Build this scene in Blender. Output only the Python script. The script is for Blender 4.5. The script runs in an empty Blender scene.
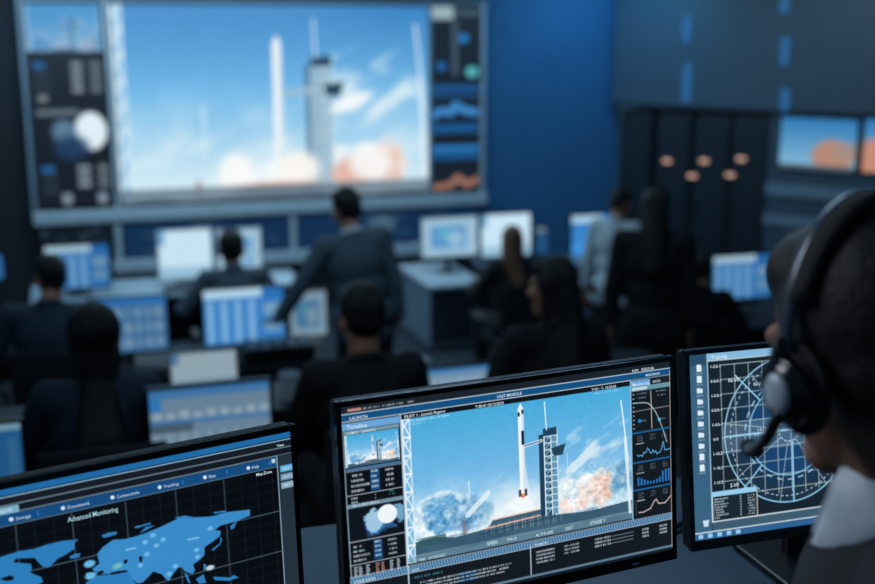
import bpy, bmesh, math, random
import numpy as np
from mathutils import Vector, Matrix, Euler

random.seed(7); rng = np.random.default_rng(7)
scn = bpy.context.scene
col = scn.collection
R = math.radians

# ------------------------------------------------------------------ camera
F = 1140.0; PITCH = R(12.93); CZ = 1.64
cam_d = bpy.data.cameras.new('camera'); cam = bpy.data.objects.new('camera', cam_d)
col.objects.link(cam); scn.camera = cam
cam.location = (0, 0, CZ); cam.rotation_euler = (math.pi/2 - PITCH, 0, 0)
cam_d.sensor_width = 36; cam_d.lens = F*36/875
cam_d.clip_start = .02
cam_d.dof.use_dof = True; cam_d.dof.focus_distance = 1.70; cam_d.dof.aperture_fstop = 2.5
FWD = Vector((0, math.cos(PITCH), -math.sin(PITCH))); UP = Vector((0, math.sin(PITCH), math.cos(PITCH))); RT = Vector((1, 0, 0))
CAM = Vector((0, 0, CZ))
def ray(px, py): return FWD + RT*((px-437.5)/F) - UP*((py-292)/F)
def P(px, py, Z): return CAM + ray(px, py)*Z
def Pz(px, py, z):
    r = ray(px, py); return CAM + r*((z-CZ)/r.z)
# room frame: u along the video wall, n away from the viewer
TH = R(90-72)
U = Vector((math.cos(TH), math.sin(TH), 0)); N = Vector((-math.sin(TH), math.cos(TH), 0))
def W(s, t, z=0): return U*s + N*t + Vector((0, 0, z))
def st(p): return p.dot(U), p.dot(N)
F0, F1, F2 = 0.0, -0.60, -1.15

# ------------------------------------------------------------------ materials
def lin(c):
    c = np.asarray(c, float)/255.0
    return np.where(c <= .04045, c/12.92, ((c+.055)/1.055)**2.4)
def L4(c): return tuple(float(v) for v in lin(c)) + (1.0,)
def mat(name, c, rough=.6, metal=0, emit=None, es=1.0, var=0.0, scale=20, bump=0.0, spec=.5, kind='noise', sheen=0):
    m = bpy.data.materials.new(name); m.use_nodes = True
    nt = m.node_tree; b = nt.nodes['Principled BSDF']
    b.inputs['Base Color'].default_value = L4(c); b.inputs['Roughness'].default_value = rough
    b.inputs['Metallic'].default_value = metal; b.inputs['Specular IOR Level'].default_value = spec
    if sheen: b.inputs['Sheen Weight'].default_value = sheen
    if emit is not None:
        b.inputs['Emission Color'].default_value = L4(emit); b.inputs['Emission Strength'].default_value = es
    if var or bump:
        tc = nt.nodes.new('ShaderNodeTexCoord')
        if kind == 'wave':
            tx = nt.nodes.new('ShaderNodeTexWave'); tx.inputs['Scale'].default_value = scale; tx.inputs['Distortion'].default_value = 4; tx.inputs['Detail'].default_value = 3
            tx.bands_direction = 'X'; out = tx.outputs['Color']
        else:
            tx = nt.nodes.new('ShaderNodeTexNoise'); tx.inputs['Scale'].default_value = scale; tx.inputs['Detail'].default_value = 4; out = tx.outputs['Fac']
        nt.links.new(tc.outputs['Object'], tx.inputs['Vector'])
        if var:
            r = nt.nodes.new('ShaderNodeValToRGB'); base = lin(c)
            r.color_ramp.elements[0].position = .3; r.color_ramp.elements[1].position = .7
            r.color_ramp.elements[0].color = tuple(base*(1-var)) + (1,); r.color_ramp.elements[1].color = tuple(np.minimum(base*(1+var), 1)) + (1,)
            nt.links.new(out, r.inputs['Fac']); nt.links.new(r.outputs['Color'], b.inputs['Base Color'])
        if bump:
            bp = nt.nodes.new('ShaderNodeBump'); bp.inputs['Strength'].default_value = bump; bp.inputs['Distance'].default_value = .004
            nt.links.new(out, bp.inputs['Height']); nt.links.new(bp.outputs['Normal'], b.inputs['Normal'])
    return m
def screen_mat(name, es):
    m = bpy.data.materials.new(name); m.use_nodes = True; nt = m.node_tree; b = nt.nodes['Principled BSDF']
    b.inputs['Base Color'].default_value = (.004, .005, .007, 1); b.inputs['Roughness'].default_value = .35
    a = nt.nodes.new('ShaderNodeAttribute'); a.attribute_name = 'Col'
    nt.links.new(a.outputs['Color'], b.inputs['Emission Color']); b.inputs['Emission Strength'].default_value = es
    return m
M = dict(
 floor=mat('dark carpet', (40, 50, 62), .9, var=.15, scale=60, bump=.2),
 wall=mat('dark wall paint', (48, 66, 88), .75, var=.06, scale=3),
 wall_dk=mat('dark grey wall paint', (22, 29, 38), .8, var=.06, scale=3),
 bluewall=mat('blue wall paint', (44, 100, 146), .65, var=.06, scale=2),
 slate=mat('slate wall panel', (66, 86, 104), .5, var=.05, scale=2),
 ceiling=mat('ceiling paint', (50, 60, 72), .8, var=.04, scale=4),
 desk=mat('dark desk laminate', (60, 82, 98), .34, var=.08, scale=30),
 desk_dark=mat('dark console metal', (27, 34, 42), .5, var=.08, scale=30),
 desk_light=mat('pale desk laminate', (150, 170, 185), .4, var=.05, scale=20),
 cab_side=mat('pale grey cabinet steel', (120, 142, 160), .45, var=.05, scale=10),
 cab_front=mat('dark grey drawer steel', (44, 54, 64), .45, var=.06, scale=10),
 black=mat('black plastic', (13, 15, 18), .38, var=.1, scale=80),
 blackg=mat('glossy black plastic', (12, 14, 18), .16, var=.05, scale=80),
 chrome=mat('grey metal', (120, 128, 136), .3, 1, var=.05, scale=50),
 frame=mat('pale grey frame metal', (186, 202, 214), .4, .2, var=.05, scale=8),
 rack=mat('black rack steel', (40, 50, 62), .45, .2, var=.1, scale=15),
 glass_dk=mat('dark glass door', (12, 20, 30), .12, var=.05, scale=5),
 skin=mat('skin', (172, 120, 94), .5, var=.08, scale=40, bump=.05),
 skin_d=mat('tan skin', (128, 88, 70), .5, var=.08, scale=40, bump=.05),
 hair=mat('black hair', (14, 12, 12), .5, var=.25, scale=60, bump=.5, kind='wave'),
 hair_op=mat('black close hair', (12, 12, 13), .62, var=.3, scale=180, bump=.5, spec=.3),
 hair_br=mat('brown hair', (116, 76, 54), .5, var=.25, scale=60, bump=.4, kind='wave'),
 jacket=mat('black jacket cloth', (17, 20, 25), .85, var=.12, scale=90, bump=.15),
 jacket_b=mat('dark blue jacket cloth', (38, 54, 72), .85, var=.1, scale=90, bump=.15),
 grey_suit=mat('grey suit cloth', (78, 94, 108), .85, var=.1, scale=90, bump=.15),
 shirt=mat('white shirt cloth', (196, 208, 218), .8, var=.05, scale=60, bump=.2),
 pants=mat('charcoal trouser cloth', (18, 20, 25), .85, var=.1, scale=90, bump=.1),
 shoe=mat('black leather', (10, 10, 12), .35, var=.1, scale=50),
 chair=mat('dark chair fabric', (24, 28, 34), .9, var=.12, scale=120, bump=.2),
 paper=mat('white paper', (196, 208, 218), .7, var=.03, scale=10),
 mug=mat('white ceramic', (205, 214, 222), .25, var=.02, scale=10),
 band=mat('dark satin headband plastic', (60, 70, 82), .22, .2, var=.05, scale=60),
 cush=mat('soft black foam', (12, 13, 16), .85, var=.2, scale=200, bump=.3),
 silver=mat('brushed silver plastic', (170, 180, 190), .38, .1, var=.06, scale=60),
 led=mat('blue led strip', (20, 60, 110), .5, emit=(60, 140, 200), es=.36, var=.0),  # glow imitates lights mirrored in the wall
 warm=mat('warm indicator lamp', (200, 150, 120), .5, emit=(226, 176, 155), es=.95),
 eye=mat('eye white', (200, 200, 200), .2), iris=mat('dark iris', (20, 14, 10), .15), lip=mat('lip skin', (150, 82, 74), .45),
 scr=screen_mat('screen picture', 1.0), scr_far=screen_mat('far screen picture', 1.0),
)

# ------------------------------------------------------------------ mesh helpers
def link(name, me, m=None, parent=None):
    o = bpy.data.objects.new(name, me); col.objects.link(o)
    if m is not None:
        for q in (m if isinstance(m, (list, tuple)) else [m]): me.materials.append(q)
    if parent: o.parent = parent
    return o
def build(name, bm, m, parent=None, smooth=False):
    me = bpy.data.meshes.new(name); bmesh.ops.recalc_face_normals(bm, faces=bm.faces); bm.to_mesh(me); bm.free()
    if smooth:
        for p in me.polygons: p.use_smooth = True
    return link(name, me, m, parent)
def empty(name, loc, rz=0, label=None, cat=None, group=None, rot=None):
    o = bpy.data.objects.new(name, None); col.objects.link(o); o.location = loc
    o.rotation_euler = rot if rot else (0, 0, rz); o.empty_display_size = .1
    tag(o, label, cat, group); return o
def tag(o, label=None, cat=None, group=None, kind=None):
    if label: o['label'] = label
    if cat: o['category'] = cat
    if group: o['group'] = group
    if kind: o['kind'] = kind
    return o
def bx(bm, c, s, rot=None, bev=0.0, seg=2):
    g = bmesh.ops.create_cube(bm, size=1); vs = g['verts']
    mt = Matrix.Translation(c) @ (rot.to_4x4() if rot else Matrix.Identity(4)) @ Matrix.Diagonal((*s, 1))
    bmesh.ops.transform(bm, matrix=mt, verts=vs)
    if bev:
        es = list({e for v in vs for e in v.link_edges})
        bmesh.ops.bevel(bm, geom=es, offset=min(bev, min(s)*.45), segments=seg, profile=.5, affect='EDGES')
    return bm
def box(c, s, rot=None, bev=0.0): return bx(bmesh.new(), c, s, rot, bev)
def cyl(bm, a, b, r0, r1=None, n=20, caps=True):
    a, b = Vector(a), Vector(b); d = b-a; r1 = r0 if r1 is None else r1
    g = bmesh.ops.create_cone(bm, cap_ends=caps, segments=n, radius1=r0, radius2=r1, depth=d.length)
    q = Vector((0, 0, 1)).rotation_difference(d.normalized())
    bmesh.ops.transform(bm, matrix=Matrix.Translation((a+b)/2) @ q.to_matrix().to_4x4(), verts=g['verts'])
    return bm
def ell(bm, c, r, rot=None, sub=3):
    g = bmesh.ops.create_icosphere(bm, subdivisions=sub, radius=1)
    mt = Matrix.Translation(c) @ (rot.to_4x4() if rot else Matrix.Identity(4)) @ Matrix.Diagonal((*r, 1))
    bmesh.ops.transform(bm, matrix=mt, verts=g['verts']); return bm
def tube(bm, pts, rad, n=12, cap=True):
    pts = [Vector(p) for p in pts]; rings = []
    if not isinstance(rad, (list, tuple)): rad = [rad]*len(pts)
    pn = None
    for i, p in enumerate(pts):
        d = (pts[min(i+1, len(pts)-1)] - pts[max(i-1, 0)]).normalized()
        if pn is None:
            pn = d.orthogonal().normalized()
        pn = (pn - d*pn.dot(d)).normalized(); bi = d.cross(pn)
        rings.append([bm.verts.new(p + (pn*math.cos(2*math.pi*k/n) + bi*math.sin(2*math.pi*k/n))*rad[i]) for k in range(n)])
    for a, b in zip(rings, rings[1:]):
        for k in range(n): bm.faces.new((a[k], a[(k+1) % n], b[(k+1) % n], b[k]))
    if cap: bm.faces.new(rings[0][::-1]); bm.faces.new(rings[-1])
    return bm
def spline(pts, n=8):
    pts = [Vector(p) for p in pts]; q = [pts[0]*2-pts[1]] + pts + [pts[-1]*2-pts[-2]]; out = []
    for i in range(1, len(q)-2):
        for k in range(n):
            t = k/n; a, b, c, d = q[i-1], q[i], q[i+1], q[i+2]
            out.append(.5*((2*b) + (c-a)*t + (2*a-5*b+4*c-d)*t*t + (3*b-a-3*c+d)*t**3))
    out.append(pts[-1]); return out
def prism(bm, poly, z0, z1, mt=None):
    n = len(poly); a = [bm.verts.new((x, y, z0)) for x, y in poly]; b = [bm.verts.new((x, y, z1)) for x, y in poly]
    bm.faces.new(a[::-1]); bm.faces.new(b)
    for i in range(n): bm.faces.new((a[i], a[(i+1) % n], b[(i+1) % n], b[i]))
    if mt is not None: bmesh.ops.transform(bm, matrix=mt, verts=a+b)
    return bm
def copy_tree(o, parent=None):
    c = o.copy(); col.objects.link(c); c.parent = parent
    for ch in list(o.children): copy_tree(ch, c)
    return c
def pose(root, loc, rz, label, group=None):
    root.location = loc; root.rotation_euler = (0, 0, rz); root['label'] = label
    if group: root['group'] = group
    return root

# ------------------------------------------------------------------ screen pictures (drawn as coloured mesh cells)
class Canvas:
    def __init__(s, w, h, bg=(12, 16, 22)):
        s.w, s.h = w, h; s.a = np.zeros((h, w, 3)) + np.array(bg, float)
        s.yy, s.xx = np.mgrid[0:h, 0:w]; s.X = (s.xx+.5)/w; s.Y = (s.yy+.5)/h; s.asp = w/h
    def mixm(s, m, c):
        m = np.clip(m, 0, 1)[..., None]; s.a = s.a*(1-m) + np.asarray(c, float)*m
    def win(s, x0, y0, x1, y1):
        return (slice(max(0, int(y0)-2), max(0, min(s.h, int(y1)+3))), slice(max(0, int(x0)-2), max(0, min(s.w, int(x1)+3))))
    def mixw(s, w, m, c):
        m = np.clip(m, 0, 1)[..., None]; s.a[w] = s.a[w]*(1-m) + np.asarray(c, float)*m
    def rect(s, x0, y0, x1, y1, c, al=1):
        w = s.win(x0*s.w, y0*s.h, x1*s.w, y1*s.h); X, Y = s.X[w], s.Y[w]
        mx = np.clip(np.minimum((X-x0)*s.w+.5, (x1-X)*s.w+.5), 0, 1)*np.clip(np.minimum((Y-y0)*s.h+.5, (y1-Y)*s.h+.5), 0, 1)*min(1, (x1-x0)*s.w)*min(1, (y1-y0)*s.h)
        s.mixw(w, mx*al, c)
    def line(s, x0, y0, x1, y1, wpx, c, al=1, dash=None):
        ax, ay, bx_, by = x0*s.w, y0*s.h, x1*s.w, y1*s.h; dx, dy = bx_-ax, by-ay; L2 = dx*dx+dy*dy+1e-9
        w = s.win(min(ax, bx_)-wpx, min(ay, by)-wpx, max(ax, bx_)+wpx, max(ay, by)+wpx); xx, yy = s.xx[w], s.yy[w]
        t = ((xx+.5-ax)*dx + (yy+.5-ay)*dy)/L2; tc = np.clip(t, 0, 1)
        d = np.hypot(xx+.5-ax-tc*dx, yy+.5-ay-tc*dy); s.mixw(w, np.clip(wpx/2+.5-d, 0, 1)*al, c)
    def pl(s, pts, wpx, c, al=1):
        for a, b in zip(pts, pts[1:]): s.line(*a, *b, wpx, c, al)
    def ring(s, cx, cy, rv, wpx, c, al=1, dash=0, a0=None, a1=None):
        dx = (s.X-cx)*s.w; dy = (s.Y-cy)*s.h; d = np.abs(np.hypot(dx, dy)-rv*s.h); m = np.clip(wpx/2+.5-d, 0, 1)
        an = np.degrees(np.arctan2(-dy, dx)) % 360
        if dash: m = m*((an % dash) < dash*.5)
        if a0 is not None: m = m*(((an-a0) % 360) < (a1-a0))
        s.mixm(m*al, c)
    def disc(s, cx, cy, rx, ry, c, al=1, soft=.15, rot=0):
        if rot == 0:
            m_ = 1+soft; w = s.win((cx-rx*m_)*s.w, (cy-ry*m_)*s.h, (cx+rx*m_)*s.w, (cy+ry*m_)*s.h)
            d = np.hypot((s.X[w]-cx)/rx, (s.Y[w]-cy)/ry); return s.mixw(w, np.clip((1-d)/soft+.5, 0, 1)*al, c)
        dx = (s.X-cx); dy = (s.Y-cy); cr, sr = math.cos(rot), math.sin(rot); dx, dy = dx*s.asp*cr+dy*sr, -dx*s.asp*sr+dy*cr
        d = np.hypot(dx/(rx*s.asp), dy/ry); s.mixm(np.clip((1-d)/soft+.5, 0, 1)*al, c)
    def poly(s, pts, c, al=1):
        m = np.zeros((s.h, s.w))
        for oy in (.25, .75):
            for ox in (.25, .75):
                x = (s.xx+ox)/s.w; y = (s.yy+oy)/s.h; ins = np.zeros((s.h, s.w), bool)
                for (x0, y0), (x1, y1) in zip(pts, pts[1:]+pts[:1]):
                    if y0 == y1: continue
                    cnd = ((y0 > y) != (y1 > y)) & (x < (x1-x0)*(y-y0)/(y1-y0)+x0); ins ^= cnd
                m += ins*.25
        s.mixm(m*al, c)
    def noise(s, fx, fy, oct_=4, seed=0):
        g = np.random.default_rng(seed); out = np.zeros((s.h, s.w)); amp = 1; tot = 0
        for o in range(oct_):
            nx, ny = int(fx*2**o)+2, int(fy*2**o)+2; t = g.random((ny+1, nx+1))
            gx = s.X*(nx-1); gy = s.Y*(ny-1); ix = gx.astype(int); iy = gy.astype(int); fx_ = gx-ix; fy_ = gy-iy
            fx_ = fx_*fx_*(3-2*fx_); fy_ = fy_*fy_*(3-2*fy_)
            v = (t[iy, ix]*(1-fx_)+t[iy, ix+1]*fx_)*(1-fy_) + (t[iy+1, ix]*(1-fx_)+t[iy+1, ix+1]*fx_)*fy_
            out += v*amp; tot += amp; amp *= .55
        return out/tot
    def paste(s, other, x0, y0, x1, y1):
        u = (s.X-x0)/(x1-x0); v = (s.Y-y0)/(y1-y0); ok = (u >= 0) & (u < 1) & (v >= 0) & (v < 1)
        iu = np.clip((u*other.w).astype(int), 0, other.w-1); iv = np.clip((v*other.h).astype(int), 0, other.h-1)
        s.a[ok] = other.a[iv[ok], iu[ok]]
    def chars(s, x0, y0, x1, h, c=(200, 225, 240), al=.9, seed=0, fill=.75):
        """a run of tiny unreadable glyph strokes"""
        g = np.random.default_rng(seed); x = x0; cw = h*.62/s.asp
        while x < x1-cw*.5:
            if g.random() < fill: s.rect(x, y0, x+cw*.72, y0+h, c, al*(.6+.4*g.random()))
            x += cw
def vnoise(U_, V_, seed, oct_=4):
    g = np.random.default_rng(seed); T_ = g.random((64, 64)); out = 0; amp = 1; tot = 0
    for o in range(oct_):
        u, v = U_*2**o, V_*2**o; iu, iv = np.floor(u).astype(int), np.floor(v).astype(int); fu, fv = u-iu, v-iv; fu = fu*fu*(3-2*fu); fv = fv*fv*(3-2*fv)
        t = lambda a, b: T_[b % 64, a % 64]
        out = out + amp*((t(iu, iv)*(1-fu)+t(iu+1, iv)*fu)*(1-fv)+(t(iu, iv+1)*(1-fu)+t(iu+1, iv+1)*fu)*fv); tot += amp; amp *= .55
    return out/tot
def launch(w, h, rt, rb, tt, rx=.508, tx=.59, tw=.075, full=True, wallk=False):
    c = Canvas(w, h); Y = c.Y[..., None]
    top = np.array((70, 170, 218) if not wallk else (54, 128, 192), float); mid = np.array((116, 184, 230), float); low = np.array((196, 228, 243), float)
    a = np.where(Y < .45, top+(mid-top)*(Y/.45), mid+(low-mid)*((Y-.45)/.4)); c.a = np.clip(a, 0, 250)
    n = c.noise(5, 4, 5, 3); n2 = c.noise(9, 12, 4, 8)
    c.mixm(np.clip((n-.5)*4, 0, 1)*np.clip((c.Y-.35)*3, 0, 1)*.55, (206, 232, 244))
    # diagonal cirrus streaks to the right of the tower
    ang = -.5; Ur = c.X*c.asp*math.cos(ang)+c.Y*math.sin(ang)*-1*-1; Vr = c.X*c.asp*math.sin(-ang)+c.Y*math.cos(ang)
    st_ = vnoise(Ur*3.2+5, Vr*11, 21, 4); reg = np.clip(1-np.hypot((c.X-.80)/.24, (c.Y-.47)/.18), 0, 1)
    c.mixm(np.clip((st_-.46)*7, 0, 1)*np.clip(reg*2.4, 0, 1)*.8, (226, 240, 246))
    st2 = vnoise(Ur*5, Vr*16+3, 33, 4); c.mixm(np.clip((st2-.5)*5, 0, 1)*np.clip((c.Y-.42)*3.2, 0, 1)*.5, (220, 238, 246))
    c.mixm(np.clip((st2-.62)*9, 0, 1)*np.clip(1-np.abs(c.Y-.30)/.12, 0, 1)*(c.X > tx+tw)*.5, (214, 234, 246))
    if not full: return c
    gr = rb + .20; W_ = (242, 248, 251)
    c.line(.265, .50, .265, .80, max(1, w*.006), (222, 240, 248), .8); c.line(.70, .42, .70, .62, max(1, w*.003), (222, 240, 248), .8)
    P_ = n2*.6+.4; gp = np.random.default_rng(11)
    def puffs(cx, cy, rx_, ry_, cnt, r0, cols, al=.55):
        for _ in range(cnt):
            a_ = gp.random()*6.283; q_ = gp.random()**.6; x = cx+rx_*q_*math.cos(a_); y = cy+ry_*q_*math.sin(a_); rr = r0*(.5+gp.random()); cc = cols[int(gp.random()*len(cols))]
            c.disc(x, y, rr, rr*c.asp*(.8+.3*gp.random()), cc, al, .7)
    c.mixm(np.clip(1-np.hypot((c.X-(rx-.03))*1.3, (c.Y-(rb+.16)))/.30, 0, 1)*2.0*P_, (246, 250, 252))
    c.poly([(rx-.012, rb-.02), (rx+.012, rb-.02), (rx+.08, gr-.03), (rx-.20, gr+.02)], (244, 250, 252), .8)
    puffs(rx-.09, gr-.05, .13, .05, 26, .022, [W_, (250, 252, 252), (214, 234, 244)], .5)
    k0 = 0 if wallk else 1
    puffs(.74, gr-.14, .09, .11, 46, .026, [W_, (232, 240, 244), (206, 228, 240), W_], .6); puffs(.80, gr-.20, .05, .08, 26, .018, [W_, (226, 238, 244), (240, 226, 220)], .6)
    puffs(.86, gr-.15, .055, .12, 46, .018, [(236, 206, 192), (228, 192, 176), (244, 226, 218)], .55); puffs(.73, gr-.07, .07, .045, 20, .02, [(246, 214, 198), W_, (240, 206, 190)], .6)
    if not wallk: puffs(.955, gr-.20, .05, .12, 50, .020, [(110, 168, 204), (150, 196, 222), (196, 222, 236), (90, 150, 194)], .5)
    # billow to the left
    if wallk: n_b = 0
    else: n_b = 1
    puffs(.14, gr-.15, .115, .17, 90*n_b, .026, [(222, 238, 246), (236, 246, 250), (206, 230, 242)], .6)
    puffs(.15, gr-.18, .085, .12, 110*n_b, .016, [(84, 152, 204), (108, 172, 216), (140, 194, 226), (60, 128, 186), (200, 226, 240)], .55)
    puffs(.27, gr-.14, .08, .10, 80*n_b, .020, [(104, 164, 206), (150, 196, 220), (190, 216, 232), (60, 128, 186)], .45)
    hf = vnoise(c.X*70, c.Y*46, 77, 3)-.5; hm = np.clip(np.maximum(1-np.hypot((c.X-.18)/.19, (c.Y-(gr-.15))/.22), 1-np.hypot((c.X-.83)/.20, (c.Y-(gr-.15))/.22))*3, 0, 1)
    c.a = c.a + (hf*hm*(0 if wallk else 85))[..., None]*np.array((1.1, .9, .7)) + (hf*9)[..., None]
    if not wallk: c.line(.255, gr-.14, .345, gr-.27, w*.022, (232, 244, 250), .8)
    # ground
    c.poly([(0, gr-.015), (.12, gr-.03), (.2, gr), (.34, gr-.02), (.36, gr-.07), (.60, gr-.085), (.64, gr-.02), (.8, gr-.0), (1, gr-.02), (1, 1), (0, 1)], (62, 96, 118))
    c.poly([(0, gr+.07), (1, gr+.06), (1, 1), (0, 1)], (104, 138, 156))
    for k in range(30): c.line(.33+k*.0115, gr-.05+.02*gp.random(), .33+k*.0115, gr+.03, 1, ((150, 190, 205), (28, 56, 80), (224, 188, 170))[k % 3], .6)
    c.line(.33, gr-.02, .64, gr-.045, max(1, h*.010), (232, 180, 160)); c.line(.30, gr+.012, .64, gr-.01, max(1, h*.006), (34, 60, 82)); c.line(.36, gr-.075, .62, gr-.09, max(1, h*.012), (240, 214, 200))
    c.rect(.232, gr-.11, .248, gr-.0, (150, 110, 100), .6)
    c.mixm(((n2 > .5) & (c.Y > gr-.04) & (c.X < .16) & (c.Y < gr+.02))*.7, (52, 92, 92))
    c.mixm(np.clip((n2-.45)*4, 0, 1)*(c.Y > gr-.02)*.35, (40, 74, 98))
    # tower
    tb = gr-.03
    c.rect(tx-.012, tt+.03, tx+.010, tb, (30, 64, 92), 1 if not wallk else .5); c.rect(tx+.010, tt, tx+tw, tb, (74, 128, 158) if not wallk else (132, 168, 190), .85)
    lv = 13
    for k in range(lv):
        y = tt+(tb-tt)*k/lv; y2 = tt+(tb-tt)*(k+1)/lv
        c.rect(tx+.014, y+(y2-y)*.35, tx+tw*.62, y2, (34, 66, 92), .9 if not wallk else .2)
        c.line(tx+.012, y, tx+tw, y, max(1, w*.004), (206, 230, 240)); c.line(tx+.012, y2, tx+tw*.6, y, 1, (170, 214, 232)); c.line(tx+tw*.6, y2, tx+tw, y, 1, (150, 200, 220), .8)
    for x in (tx+.012, tx+tw*.6, tx+tw): c.line(x, tt, x, tb, max(1, w*.005), (214, 234, 242))
    c.rect(tx+.008, tt-.01, tx+tw, tt+.045, (30, 66, 94)); c.poly([(tx+tw*.6, tt+.14), (tx+tw*1.55, tt+.12), (tx+tw*1.35, tt+.20), (tx+tw*.8, tt+.20)], (36, 66, 88))
    c.line(tx+.024, tt, tx+.018, tt-.20, max(1, w*.005), (228, 242, 248))
    ay = rt+(rb-rt)*.44
    c.line(rx+.012, ay+.01, tx, ay-.01, max(1.5, h*.022), (220, 236, 244)); c.line(rx+.012, ay+.01, tx, ay-.01, max(1, h*.008), (40, 80, 110))
    c.poly([(rx+.012, rb-.25), (rx+.028, rb-.05), (rx+.045, rb), (rx+.01, rb)], (220, 240, 248), .6)
    # rocket
    rw = .0125 if not wallk else .014
    c.rect(rx-rw, rt+.03, rx+rw, rb, (240, 246, 250)); c.poly([(rx-rw, rt+.035), (rx, rt-.01), (rx+rw, rt+.035)], (232, 240, 246))
    c.rect(rx+rw*.35, rt+.03, rx+rw, rb, (196, 218, 232), .8)
    if not wallk:
        c.rect(rx-rw, rt+.055, rx-rw*.3, rt+.085, (24, 30, 44)); c.rect(rx+rw*.3, rt+.04, rx+rw, rt+.07, (24, 30, 44)); c.rect(rx, rt+.19, rx+rw, rt+.29, (24, 34, 52))
        c.rect(rx-rw*1.5, rb-.05, rx-rw*.6, rb, (70, 60, 70)); c.rect(rx+rw*.6, rb-.05, rx+rw*1.5, rb, (70, 60, 70)); c.rect(rx-rw*.6, rb-.02, rx+rw*.6, rb+.01, (220, 130, 90))
    # right mast and near lattice on the left
    c.line(.955, .10, .985, .55, max(1, w*.006), (236, 246, 250)); c.line(.972, .38, .99, .95, max(1.5, w*.014), (226, 240, 248), .9)
    lx = .032
    c.rect(0, 0, lx, 1, (122, 184, 222))
    for k in range(9): c.line(0, k/8.0, lx, (k+1)/8.0, max(1, w*.005), (226, 242, 250)); c.line(lx, k/8., 0, (k+.55)/8.0, max(1, w*.005), (226, 242, 250)); c.line(0, k/8., lx, k/8., max(1, w*.007), (236, 246, 250))
    c.line(lx, 0, lx, 1, max(1, w*.004), (236, 246, 250)); c.line(.003, 0, .003, 1, max(1, w*.005), (236, 246, 250))
    return c

def text_tris(body, size):
    cu = bpy.data.curves.new('t', 'FONT'); cu.body = body; cu.size = size; cu.resolution_u = 2; cu.offset = size*.004
    o = bpy.data.objects.new('t', cu); col.objects.link(o); dg = bpy.context.evaluated_depsgraph_get(); dg.update()
    me = bpy.data.meshes.new_from_object(o.evaluated_get(dg)); bpy.data.objects.remove(o); bpy.data.curves.remove(cu)
    vs = np.zeros(len(me.vertices)*3); me.vertices.foreach_get('co', vs); fs = [list(p.vertices) for p in me.polygons]
    bpy.data.meshes.remove(me); return vs.reshape(-1, 3), fs
def screen_obj(name, cv, Wd, H, m, parent=None, texts=(), mirror=False):
    """screen surface in local x (0..Wd), z (0..-H), facing -Y; texts: (body, u, v, height_fraction, colour[, width_fraction])"""
    w, h = cv.w, cv.h
    xs = np.linspace(0, Wd, w); zs = -np.linspace(0, H, h); X, Z = np.meshgrid(xs, zs)
    V = np.stack([X, np.zeros_like(X), Z], -1).reshape(-1, 3); C = lin(np.clip(cv.a, 0, 255)).reshape(-1, 3)
    i = (np.arange(h-1)[:, None]*w + np.arange(w-1)[None, :]).ravel(); quads = np.stack([i, i+w, i+w+1, i+1], -1)
    faces = quads.tolist(); VV = [V]; CC = [C]; nv = len(V)
    for t in texts:
        body, u, v, hf, c = t[:5]; tv, tf = text_tris(body, H*hf*1.35)
        if len(t) > 5:
            tv[:, 0] *= t[5]*Wd/max(1e-6, tv[:, 0].max())
        q = np.stack([tv[:, 0]+u*Wd, np.full(len(tv), -.0006), tv[:, 1]-v*H], -1)
        VV.append(q); CC.append(np.tile(lin(c), (len(q), 1))); faces += [[a+nv for a in f] for f in tf]; nv += len(q)
    V = np.concatenate(VV); C = np.concatenate(CC)
    me = bpy.data.meshes.new(name); me.from_pydata(V.tolist(), [], faces)
    at = me.color_attributes.new('Col', 'FLOAT_COLOR', 'POINT'); at.data.foreach_set('color', np.concatenate([C, np.ones((len(C), 1))], 1).ravel().astype(np.float32))
    me.update(); return link(name, me, m, parent)

# ------------------------------------------------------------------ people
def hull_caps(bm, a, b, ra, rb, flat=False, n=16):
    if flat: return cyl(bm, a, b, ra, rb, n)
    t = bmesh.new(); ell(t, a, (ra,)*3, sub=2); ell(t, b, (rb,)*3, sub=2)
    r = bmesh.ops.convex_hull(t, input=t.verts); bmesh.ops.delete(t, geom=[g for g in r['geom_interior'] if isinstance(g, bmesh.types.BMVert)], context='VERTS')
    me = bpy.data.meshes.new('x'); t.to_mesh(me); t.free(); bm.from_mesh(me); bpy.data.meshes.remove(me); return bm
def remesh(name, bm, voxel, m, parent, smooth=3, fac=.5):
    me = bpy.data.meshes.new(name); bmesh.ops.recalc_face_normals(bm, faces=bm.faces); bm.to_mesh(me); bm.free(); o = link(name, me)
    md = o.modifiers.new('r', 'REMESH'); md.mode = 'VOXEL'; md.voxel_size = voxel
    sm = o.modifiers.new('s', 'SMOOTH'); sm.factor = fac; sm.iterations = smooth
    dg = bpy.context.evaluated_depsgraph_get(); dg.update(); ne = bpy.data.meshes.new_from_object(o.evaluated_get(dg)); ne.name = name
    bpy.data.objects.remove(o); bpy.data.meshes.remove(me)
    ne.materials.clear()
    for q in (m if isinstance(m, (list, tuple)) else [m]): ne.materials.append(q)
    ne.polygons.foreach_set('use_smooth', [True]*len(ne.polygons))
    o = bpy.data.objects.new(name, ne); col.objects.link(o); o.parent = parent; return o
def ik(S, T, a, b, hint):
    S, T, hint = Vector(S), Vector(T), Vector(hint); d = T-S; L = min(d.length, (a+b)*.995); dn = d.normalized(); T = S+dn*L
    x = (a*a-b*b+L*L)/(2*L); h = math.sqrt(max(0, a*a-x*x)); k = (hint-dn*hint.dot(dn)).normalized(); return S+dn*x+k*h, T
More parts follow.
